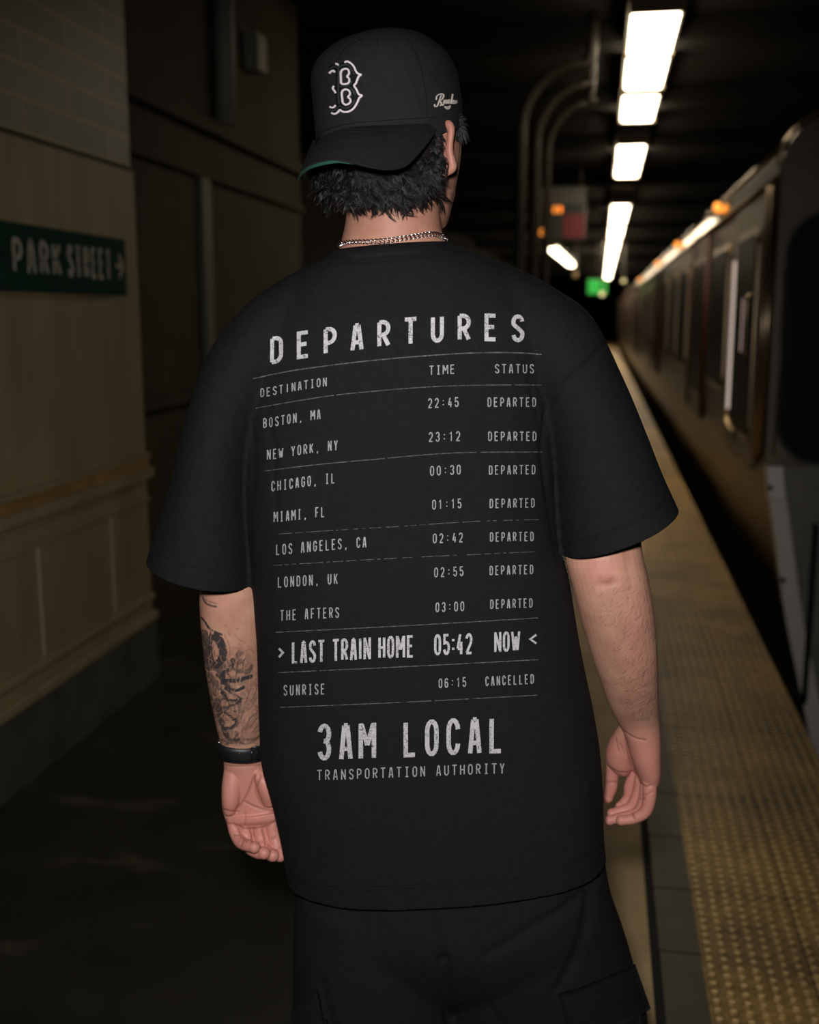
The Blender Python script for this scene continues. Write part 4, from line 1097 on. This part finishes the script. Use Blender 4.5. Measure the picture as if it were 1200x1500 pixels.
for pts, wpx, den in (([(370, 554.5), (405, 547.5), (448, 540), (546, 528), (663, 518.5), (742, 516.5), (794, 519)], 1.6, 1.0), ([(375, 598), (440, 586.5), (507, 577), (624, 567), (720, 564), (794, 564)], 1.2, .97),
                      ([(387, 690), (460, 681), (546, 673), (663, 663.5), (794, 662)], 1.2, .95), ([(409, 782), (500, 776), (585, 771), (690, 764), (789, 761)], 1.0, .72), ([(401, 828), (590, 817), (785, 808)], 1.0, .72),
                      ([(405, 926), (600, 916), (788, 905)], 1.3, .97), ([(408, 985), (600, 976), (789, 966)], 1.3, .97), ([(411, 1036), (600, 1028), (789, 1018)], 1.2, .97)):
    from_py('print_rule', *ribbon(bvh_sh, pts, wpx, .0007, sub=24 if len(pts) > 4 else 44, dash=lambda i, d=den: random.random() < d), m_rule, SHIRT, smooth=False)
# ------------------------------------------------------------------ trousers
m_pant = cloth_mat('black_ripstop', (0.0090, 0.0088, 0.0090), bump=0.25, scale=700)
s = Soup()
s.add(*loft([(452, 1160, 866, 1150, .14, .105), (440, 1220, 878, 1200, .14, .112), (434, 1290, 886, 1262, .14, .116, 2.3), (432, 1340, 902, 1330, .14, .122, 2.3), (434, 1385, 914, 1375, .142, .110, 2.2), (446, 1420, 900, 1412, .146, .090, 2.1), (470, 1455, 870, 1450, .15, .055, 2)], seg=48))
s.add(*loft([(433, 1300, 655, 1310, .14, .105), (431, 1380, 662, 1380, .14, .112), (430, 1450, 668, 1450, .14, .112), (430, 1500, 672, 1500, .14, .11), (436, 1620, 664, 1620, .14, .10), (452, 1760, 628, 1760, .13, .085)], seg=36))
s.add(*loft([(645, 1305, 890, 1290, .145, .105), (640, 1380, 916, 1370, .15, .112), (640, 1450, 936, 1440, .16, .112), (648, 1500, 949, 1495, .17, .11), (684, 1600, 940, 1600, .185, .10), (706, 1722, 905, 1722, .195, .085)], seg=36))
pa = remesh(s, 0.004, 16)
groove(pa, [[(638, 1325), (642, 1370), (650, 1410)]], .004, 5.0)
groove(pa, [[(650, 1405), (655, 1440), (660, 1500)], ([(876, 1285), (840, 1320), (770, 1365), (715, 1400)], .6), ([(862, 1286), (860, 1340), (845, 1400), (818, 1450)], .7), ([(690, 1440), (720, 1480), (735, 1500)], .4), ([(470, 1440), (480, 1480), (490, 1520)], .5)], .007, 8.0)
co = coords(pa); nr = normals(pa)
dr = np.array([noise.noise(Vector((x * 8 + 3, y * 6, z * 6))) + .6 * noise.noise(Vector((x * 16 + z * 9, y * 8, z * 10))) for x, y, z in co])
setco(pa, co + nr * (dr * .003)[:, None])
PANTS = link('cargo_trousers', pa, m_pant, MAN)
bvh_pa = bvh_of(pa)
def patch(name, bvh, quad, off, thick, mm, parent, nu=14, nv=10):
    """panel of cloth lying on a surface between four photo points (tl, tr, br, bl)"""
    V, F = [], []
    q = [np.array(p, float) for p in quad]
    for lay in (off, off + thick):
        for j in range(nv + 1):
            for i in range(nu + 1):
                u, v = i / nu, j / nv
                p = (q[0] * (1 - u) + q[1] * u) * (1 - v) + (q[3] * (1 - u) + q[2] * u) * v
                V.append(on(bvh, p[0], p[1], lay))
    n = (nu + 1) * (nv + 1)
    for j in range(nv):
        for i in range(nu):
            a = j * (nu + 1) + i
            F.append((a, a + 1, a + nu + 2, a + nu + 1)); F.append((a + n, a + nu + 1 + n, a + nu + 2 + n, a + 1 + n))
    rim = [i for i in range(nu + 1)] + [(j + 1) * (nu + 1) - 1 for j in range(1, nv + 1)] + [nv * (nu + 1) + i for i in range(nu - 1, -1, -1)] + [j * (nu + 1) for j in range(nv - 1, 0, -1)]
    for a, b in zip(rim, rim[1:] + rim[:1]): F.append((a, b, b + n, a + n))
    return from_py(name, V, F, mm, parent)
patch('cargo_pocket', bvh_pa, [(819, 1456), (926, 1418), (940, 1560), (846, 1580)], .001, .006, m_pant, PANTS)
patch('pocket_flap', bvh_pa, [(815, 1453), (922, 1412), (945, 1478), (850, 1522)], .0072, .002, m_pant, PANTS)
patch('cargo_pocket', bvh_pa, [(437, 1500), (482, 1490), (486, 1600), (440, 1600)], .001, .006, m_pant, PANTS)
patch('pocket_flap', bvh_pa, [(436, 1480), (470, 1442), (486, 1530), (438, 1538)], .008, .004, m_pant, PANTS)
from_py('seat_seam', *ribbon(bvh_pa, [(640, 1345), (644, 1380), (652, 1410), (657, 1450), (661, 1490)], 1.1, .0006), m_thread, PANTS)
from_py('side_seam', *ribbon(bvh_pa, [(862, 1290), (858, 1340), (846, 1400)], 1.0, .0006), m_thread, PANTS)

# ------------------------------------------------------------------ trainers (below the frame, on the platform)
m_shoe = mat('black_leather', (0.02, 0.02, 0.021), rough=0.5)
m_sole = mat('white_rubber', (0.6, 0.58, 0.54), rough=0.7)
for k in (-1, 1):
    ax, ay, _ = LEG[k][2]
    s = Soup()
    pts = [(ax, ay - .055, .055), (ax, ay - .02, .062), (ax + .006 * k, ay + .06, .056), (ax + .012 * k, ay + .14, .044), (ax + .014 * k, ay + .205, .036)]
    s.tube(pts, [.038, .046, .046, .044, .022], 20, sub=4)
    s.tube([(ax, ay - .02, .06), (ax, ay - .02, .12)], [.047, .044], 18)
    me_ = remesh(s, .004, 4); sh_ = link('trainer', me_, m_shoe, MAN)
    c_ = coords(me_); c_[:, 2] = np.maximum(c_[:, 2], .018); setco(me_, c_)
    V, F = [], []
    prof_ = [(ax + (.046 if 0 <= t_ < pi else .046) * cos(t_) + (.008 * k), ay + .075 + .145 * sin(t_)) for t_ in [2 * pi * i / 40 for i in range(40)]]
    for z in (0.001, .024): V += [(x, y, z) for x, y in prof_]
    F = [tuple(range(40))[::-1], tuple(range(40, 80))] + [(i, (i + 1) % 40, (i + 1) % 40 + 40, i + 40) for i in range(40)]
    from_py('sole', V, F, m_sole, sh_, smooth=False)

# ------------------------------------------------------------------ cap worn backwards
m_cap = cloth_mat('black_cap_twill', (0.0165, 0.0170, 0.0175), bump=0.4, scale=800)
m_brim = cloth_mat('black_brim_twill', (0.0135, 0.0130, 0.0115), bump=0.4, scale=800)
m_green_under = mat('green_underbrim', (0.008, 0.060, 0.040), rough=0.8)
crown_rows = [(464, 214, 679, 184, .130, .118, 2.15, .026), (463, 198, 678, 174, .130, .118, 2.15, .022), (459, 155, 676, 146, .130, .117, 2.15, .010), (456, 122, 671, 114, .130, .114, 2.15, .003), (458.5, 106, 665, 98, .130, .110, 2.1), (465, 93, 657, 84, .130, .104, 2.1),
              (480, 78, 643, 70, .130, .092, 2.05), (498, 68, 627, 59.5, .130, .076), (520, 60, 610, 53, .130, .055), (540, 54.5, 592, 49.5, .130, .034), (560, 50, 576, 48.5, .130, .012)]
V, F = loft(crown_rows, seg=64, sub=5)
CAP = from_py('baseball_cap', V, F, m_cap, MAN)
CAP['label'] = 'black baseball cap worn backwards'
bvh_cap = bvh_of(CAP.data)
s = Soup(); s.ell(L(549, 49.5, .128), (.0095, .0095, .0055)); s.obj('top_button', m_cap, CAP)
s = Soup()
for pts in ([(599, 58), (614, 92), (621, 121), (625, 146), (625, 172)], [(530, 57), (505, 72), (488, 100)], [(466, 196), (486, 187.5), (520, 180), (565, 176.5), (640, 171.5)], [(555, 56), (553, 62), (552, 68)]):
    s.add(*ribbon(bvh_cap, pts, 1.1, .0005))
s.obj('seam', m_thread, CAP)
s = Soup()
cpt = (554, 73)
for k in range(12):
    a, b = 2 * pi * k / 12, 2 * pi * (k + 1) / 12
    pts = [on(bvh_cap, cpt[0] + r * cos(t_), cpt[1] + .8 * r * sin(t_), .0007) for r, t_ in ((2.2, a), (3.3, a), (3.3, b), (2.2, b))]
    s.add(pts, [(0, 1, 2, 3)])
s.obj('eyelet', m_brim, CAP)
# brim
seam = [(462, 205), (470, 199), (486, 192), (503, 187.5), (520, 184.5), (545, 182), (565, 181), (590, 179.5), (615, 178), (643, 176.5)]
outer = [(435.5, 261, .035), (441, 250, -.005), (454, 241.5, -.035), (472, 236, -.052), (492, 233.5, -.062), (518, 238, -.066), (542, 244, -.062), (568, 247.5, -.052), (594, 242, -.035), (617, 219, -.008), (633, 198, .020), (643, 178, .048)]
NU, NV = 44, 10
A = [np.array(on(bvh_cap, *(catmull([np.array(p, float) for p in seam], (len(seam) - 1) * i / NU)), -.004)) for i in range(NU + 1)]
Bp = []
for i in range(NU + 1):
    q = catmull([np.array(p, float) for p in outer], (len(outer) - 1) * i / NU); Bp.append(L(*q))
V, F = [], []
for i in range(NU + 1):
    for j in range(NV + 1):
        v = j / NV; u = i / NU
        p = A[i] * (1 - v) + Bp[i] * v
        p = p + np.array((0, -.006, .010)) * sin(pi * v) * sin(pi * u)
        V.append(p)
for i in range(NU):
    for j in range(NV):
        a = i * (NV + 1) + j; F.append((a, a + 1, a + NV + 2, a + NV + 1))
BR = from_py('brim', V, F, m_brim, CAP)
U = []
for i in range(NU + 1):
    k_ = min(1, max(0, (.50 - i / NU) / .18)); k_ = .25 + .75 * k_
    U += [V[i * (NV + 1) + j] + np.array((.0010, .0025 + .003 * (1 - k_), -.0042 * k_)) for j in range(NV + 1)]
rim_i = [i * (NV + 1) + NV for i in range(NU + 1)]
n = len(U)
from_py('underbrim', U + [V[i] for i in rim_i], F + [(rim_i[k], rim_i[k + 1], n + k + 1, n + k) for k in range(int(NU * .46))], m_green_under, CAP)
s = Soup()
edge = [V[i] for i in rim_i]
s.tube([tuple(p + np.array((0, .0005, -.0002))) for p in edge], [.0009 + .0007 * min(1, max(0, (i / NU - .3) / .2)) for i in range(NU + 1)], 6)
s.obj('brim_edge', m_brim, CAP)
s = Soup()
for v in (.30, .42, .54, .66, .78, .88):
    P = []
    for i in range(4, NU - 3):
        k = v * NV; j = int(k); f_ = k - j
        P.append(tuple(V[i * (NV + 1) + j] * (1 - f_) + V[i * (NV + 1) + j + 1] * f_))
    s.tube(P, .00045, 5)
s.obj('brim_stitching', m_brim, CAP)

# raised letter on the front panel
m_let_w = mat('white_thread', (0.80, 0.74, 0.82), rough=0.5, spec=0.5, noise_amt=0.15, noise_scale=600)
m_let_k = mat('black_satin_thread', (0.006, 0.006, 0.008), rough=0.45, spec=0.4)
m_let_g = mat('charcoal_satin_thread', (0.032, 0.036, 0.040), rough=0.5, spec=0.4)
def emb(name, strokes, wz, off, mm, ox, oy, sc, closed=False, sub=6, thick=.0012):
    s = Soup()
    for st in strokes:
        P = smooth_poly(st, sub)
        P = [np.array((ox + p[0] * sc, oy + p[1] * sc)) for p in P]
        for q in stroke_poly(P, wz * sc):
            top = [on(bvh_cap, p[0], p[1], off) for p in q]; low = [on(bvh_cap, p[0], p[1], off - thick) for p in q]
            s.add(top + low, [(0, 1, 2, 3), (0, 4, 5, 1), (2, 6, 7, 3), (1, 5, 6, 2), (3, 7, 4, 0)])
    return s.obj(name, mm, CAP, smooth=False)
kb = 1 / 15
Bstem = [[(405, 290), (400, 500), (400, 900), (415, 1130)]]
Bbody = [[(400, 330), (440, 270), (520, 235), (600, 235), (680, 290), (715, 380), (770, 450), (715, 520), (690, 610), (640, 680), (560, 700), (430, 700)],
         [(430, 700), (560, 700), (640, 700), (710, 780), (740, 860), (800, 905), (740, 980), (700, 1080), (620, 1160), (550, 1170), (470, 1130), (420, 1110)],
         [(230, 330), (290, 275), (350, 270), (395, 330)], [(250, 1220), (320, 1215), (390, 1150), (415, 1090)], [(400, 700), (345, 760), (400, 830)]]
emb('letter', Bstem + Bbody, 115, .0016, m_let_k, 470, 80, kb)
emb('letter_highlight', [[(395, 320), (440, 275), (520, 238), (600, 240), (670, 290), (710, 380)], [(700, 600), (640, 675), (560, 705), (430, 705)], [(650, 720), (720, 790), (750, 880)], [(420, 1125), (470, 1150), (550, 1185), (640, 1165), (720, 1090), (760, 1000)], [(412, 330), (405, 700), (415, 1080)], [(240, 325), (300, 275), (370, 285)], [(260, 1235), (330, 1225), (410, 1150)], [(720, 390), (755, 450)], [(745, 800), (775, 900)]], 26, .0021, m_let_g, 470, 80, kb)
emb('letter_outline', [[(540, 180), (610, 165), (690, 215), (745, 280), (785, 370), (835, 430), (905, 452)], [(905, 452), (850, 482), (815, 560), (785, 640), (748, 690), (800, 775), (850, 878), (925, 905)], [(925, 905), (860, 960), (815, 1060), (740, 1180), (650, 1248), (560, 1265), (490, 1250), (440, 1213)], [(440, 1213), (390, 1275), (325, 1305), (258, 1282)],
                       [(345, 215), (385, 220), (410, 245)], [(208, 415), (250, 380), (300, 360), (332, 395)], [(310, 690), (290, 750), (325, 800), (350, 850)], [(220, 1145), (260, 1165), (310, 1160), (350, 1115)],
                       [(465, 640), (460, 520), (460, 400), (490, 345), (560, 320), (620, 340), (640, 390), (632, 445)], [(632, 445), (598, 487), (640, 530)], [(640, 530), (645, 590), (610, 640), (530, 655), (465, 640)],
                       [(500, 1060), (488, 960), (480, 860), (500, 800), (560, 770), (630, 790), (660, 850), (652, 895)], [(652, 895), (618, 937), (665, 980)], [(665, 980), (670, 1040), (625, 1090), (560, 1105), (500, 1060)]], 38, .0022, m_let_w, 470, 80, kb)
ke = .1468
emb('side_embroidery', [[(112, 222), (115, 245), (138, 240), (155, 195), (178, 132)], [(128, 180), (135, 140), (175, 120), (202, 135), (188, 172), (162, 186)], [(165, 186), (188, 232), (202, 222)], [(200, 215), (210, 182), (216, 213), (226, 182), (233, 213), (246, 182), (250, 213), (262, 178), (267, 212), (278, 205)], [(292, 122), (282, 210), (298, 200)], [(303, 182), (300, 213), (312, 186), (316, 213), (330, 190), (330, 214)], [(165, 236), (200, 222)], [(212, 246), (240, 252), (264, 240), (256, 264), (236, 270), (214, 248)]], 10, .0010, mat('silver_thread', (0.62, 0.57, 0.52), rough=0.5), 620, 120, ke)

# ------------------------------------------------------------------ hair
m_hair = mat('black_hair', (0.006, 0.005, 0.0045), rough=0.38, spec=0.38)
random.seed(11)
s = Soup()
hb = [(480, 180, 645, 180, .128, .096), (464, 203, 651, 198, .128, .106), (456, 232, 650, 228, .128, .107), (461, 252, 649, 248, .127, .103), (470, 270, 646, 264, .126, .096), (482, 285, 640, 279, .125, .087), (500, 297, 625, 291, .124, .077), (520, 303, 605, 298, .124, .068)]
s.add(*loft(hb, seg=44))
s.add(*loft([(608, 192, 650, 187, .078, .030), (594, 205, 654, 200, .073, .036), (590, 230, 652, 225, .070, .037), (594, 255, 649, 250, .072, .034), (606, 272, 642, 268, .08, .024)], seg=20))
hm = remesh(s, .003, 3)
co = coords(hm); nr = normals(hm)
dr = np.array([noise.noise(Vector((x * 70, y * 70, z * 45))) for x, y, z in co])
setco(hm, co + nr * (dr * .003)[:, None])
HAIR = link('hair', hm, mat('hair_underlayer', (0.006, 0.005, 0.0045), rough=0.8, spec=0.08), MAN)
bvh_h = bvh_of(hm)
st = Soup()
def lock(px, py, length, ang, curl, spread, nst, rad, lift=.004):
    """a clump of strands lying over the hair and curling at the tip"""
    p0, n0 = hit(bvh_h, px, py)
    dirv = Vector(L(px + 10 * cos(ang), py + 10 * sin(ang), p0.y)) - Vector(L(px, py, p0.y)); dirv.normalize()
    side = dirv.cross(n0).normalized()
    ph = random.uniform(0, 6.28); fr = random.uniform(1.0, 1.9)
    for _ in range(nst):
        o = side * random.gauss(0, spread) + n0 * random.uniform(-.001, .003)
        l = length * random.uniform(.7, 1.1); k = curl * random.uniform(.7, 1.3)
        pts, rd = [], []
        for i in range(7):
            t_ = i / 6
            p = p0 + o * (1 - .65 * t_) + dirv * l * t_ * (1 - .12 * t_) + side * (k * l * sin(ph * 0 + fr * pi * t_) * .35 * (1 if ph > 3.14 else -1)) + n0 * (lift * sin(pi * t_ * .8) + .004 * t_ * t_ * (1 if ph > 2 else -1))
            pts.append(tuple(p)); rd.append(rad * (1 - .85 * t_ ** 2))
        st.tube(pts, rd, 4, cap=False)
random.seed(5)
for _ in range(620):
    t_ = random.random(); px = 462 + 184 * t_; py = random.uniform(225, 292)
    a = radians(90 + random.gauss(0, 22) - 25 * (t_ - .5))
    lock(px, py, random.uniform(.014, .030), a, random.uniform(.2, .9), .0022, 9, .00042)
# fringe along the nape
for _ in range(95):
    t_ = random.random(); px = 486 + 150 * t_; py = 298 - 16 * max(0, t_ - .45) / .55 - 10 * max(0, .2 - t_) / .2 + random.uniform(-8, 2)
    lock(px, py - 6, random.uniform(.011, .020), radians(90 + random.gauss(0, 24)), random.uniform(.5, 1.4), .0016, 9, .00042, .002)
# curls standing out at the left and lower-left
for _ in range(70):
    t_ = random.random(); px = 458 + 30 * t_ ** 1.5; py = 235 + 60 * t_
    lock(px + 3, py, random.uniform(.010, .018), radians(130 + random.gauss(0, 30)), random.uniform(.6, 1.5), .0015, 5, .00032)
# side hair beside the ear
for _ in range(70):
    py = random.uniform(185, 270); lock(random.uniform(634, 646), py, random.uniform(.012, .022), radians(95 + random.gauss(0, 14)), .4, .0018, 8, .00040, .003)
# front hair pushing out from under the cap ahead of the ear
for _ in range(34):
    px = random.uniform(664, 675); py = random.uniform(180, 196)
    p0 = L(px, py, .085); d0 = radians(random.gauss(50, 45)); l = random.uniform(.008, .018)
    for q in range(7):
        o = np.array([random.gauss(0, .0015) for _ in range(3)])
        pts = [tuple(p0 + o + np.array((cos(d0) * l * t_, -.002 * sin(pi * t_), -sin(d0) * l * t_ + .004 * sin(pi * t_)))) for t_ in (0, .25, .5, .75, 1)]
        st.tube(pts, [.0005, .0005, .00045, .0003, .0001], 4, cap=False)
st.obj('strands', m_hair, HAIR)
s = Soup(); s.ell(L(670, 192, .098), (.009, .012, .014)); s.obj('temple_hair', m_hair, HAIR)

# ------------------------------------------------------------------ chain necklace
m_silver = mat('silver', (0.85, 0.82, 0.83), rough=0.16, metal=1.0)
path = smooth_poly([(486, 368), (492, 362.5), (503, 358), (520, 355.5), (545, 354.5), (570, 352.5), (590, 349.5), (610, 346.5), (630, 343.5), (640, 345.5), (647, 350), (651, 355)], 30)
pp = [np.array(on(bvh_body, p[0], p[1], .0024)) for p in path]
# carry the chain on round the front of the neck, under the collar
cN = (pp[0] + pp[-1]) / 2; hN = (pp[-1] - pp[0]) / 2
pp += [cN + hN * .93 * cos(t_) + np.array((0, .085 * sin(t_), -.012 - .09 * sin(t_))) for t_ in [pi * k / 60 for k in range(1, 60)]]
acc = 0.0; last = pp[0]; k = 0; s = Soup()
STEP = .0058
for a, b in zip(pp[:-1], pp[1:]):
    seg_ = np.linalg.norm(b - a); pos = 0.0
    while acc + (seg_ - pos) >= STEP:
        pos += STEP - acc; acc = 0.0
        c = a + (b - a) * pos / seg_; d = (b - a) / seg_
        outw = c - np.array((0.01, .13, c[2])); outw = outw / np.linalg.norm(outw); outw = outw - d * (outw @ d); outw /= np.linalg.norm(outw)
        bi = np.cross(d, outw)
        tw = radians(50)
        u1 = d * cos(.5) + bi * sin(.5); u2 = np.cross(outw, u1) * cos(tw) + outw * sin(tw)
        link_ = [tuple(c + u1 * .0046 * cos(q) + u2 * .0031 * sin(q)) for q in [2 * pi * i / 12 for i in range(13)]]
        s.tube(link_, .00085, 7, cap=False); k += 1
    acc += seg_ - pos
NECK = s.obj('chain_necklace', m_silver, MAN)
NECK['label'] = 'silver curb chain around the neck'

# ------------------------------------------------------------------ wrist watch
m_strap = mat('black_rubber_strap', (0.006, 0.006, 0.008), rough=0.45)
V, F = loft([(318, 1084, 386, 1088, .188, .0275), (316.5, 1087, 387, 1091, .188, .0300), (317, 1093, 387.5, 1097, .188, .0305), (320, 1103, 388, 1107, .188, .0300), (322, 1107, 387, 1110, .188, .0275)], seg=40, sub=3, e=2.2)
STRAP = from_py('wrist_watch', V, F, m_strap, MAN)
STRAP['label'] = 'watch with a black strap on the left wrist'
bvh_st = bvh_of(STRAP.data)
s = Soup()
q = [(368, 1096), (381, 1093), (382, 1110), (369, 1114)]
s.tube([tuple(on(bvh_st, *p, .0015)) for p in q + q[:1]], .0016, 6)
s.tube([tuple(on(bvh_st, 375, 1094, .002)), tuple(on(bvh_st, 376, 1112, .002))], .0012, 6)
s.obj('buckle', mat('black_steel', (0.05, 0.05, 0.055), rough=0.25, metal=0.8), STRAP)
s = Soup(); s.ell(L(351, 1103.5, .155), (.0012, .0012, .0012)); s.ell(L(360, 1098, .158), (.0008, .0008, .0008)); s.obj('strap_pin', m_silver, STRAP)
s = Soup(); s.tube([tuple(L(321, 1089, .178)), tuple(L(322, 1083, .186)), tuple(L(325, 1080, .192))], .0022, 8, sub=3); s.obj('lug', m_silver, STRAP)
V, F = tube([tuple(L(352, 1096, .214)), tuple(L(352, 1096, .226))], [.020, .019], 28); from_py('watch_case', V, F, mat('dark_steel', (0.2, 0.2, 0.2), rough=0.3, metal=0.9), STRAP, smooth=False)

# ------------------------------------------------------------------ fine hair on the right forearm
m_fine = mat('fine_dark_hair', (0.10, 0.055, 0.035), rough=0.5)
random.seed(9)
s = Soup()
for _ in range(800):
    py = random.uniform(840, 1052); t_ = (py - 840) / 212
    x0 = 842 + 62 * t_; x1 = 950 + 14 * min(1, t_ * 1.5)
    u = random.random() ** .6
    px = x0 + (x1 - x0) * (.2 + .8 * u)
    if random.random() > .35 + .65 * t_: continue
    p0, n0 = hit(bvh_body, px, py)
    a = radians(90 + random.gauss(25, 28)); l = random.uniform(.006, .013)
    d = Vector(L(px + 10 * cos(a), py + 10 * sin(a), p0.y)) - Vector(L(px, py, p0.y)); d.normalize(); d = (d - n0 * d.dot(n0)).normalized(); sd = d.cross(n0)
    c = random.uniform(-.35, .35)
    s.tube([tuple(p0 + d * l * q + sd * c * l * q * q + n0 * (.0012 * sin(pi * q) + .0002)) for q in (0, .33, .66, 1)], [.00008, .00008, .00007, .00003], 3, cap=False)
ah = s.obj('arm_hair', m_fine, MAN); ah['kind'] = 'stuff'
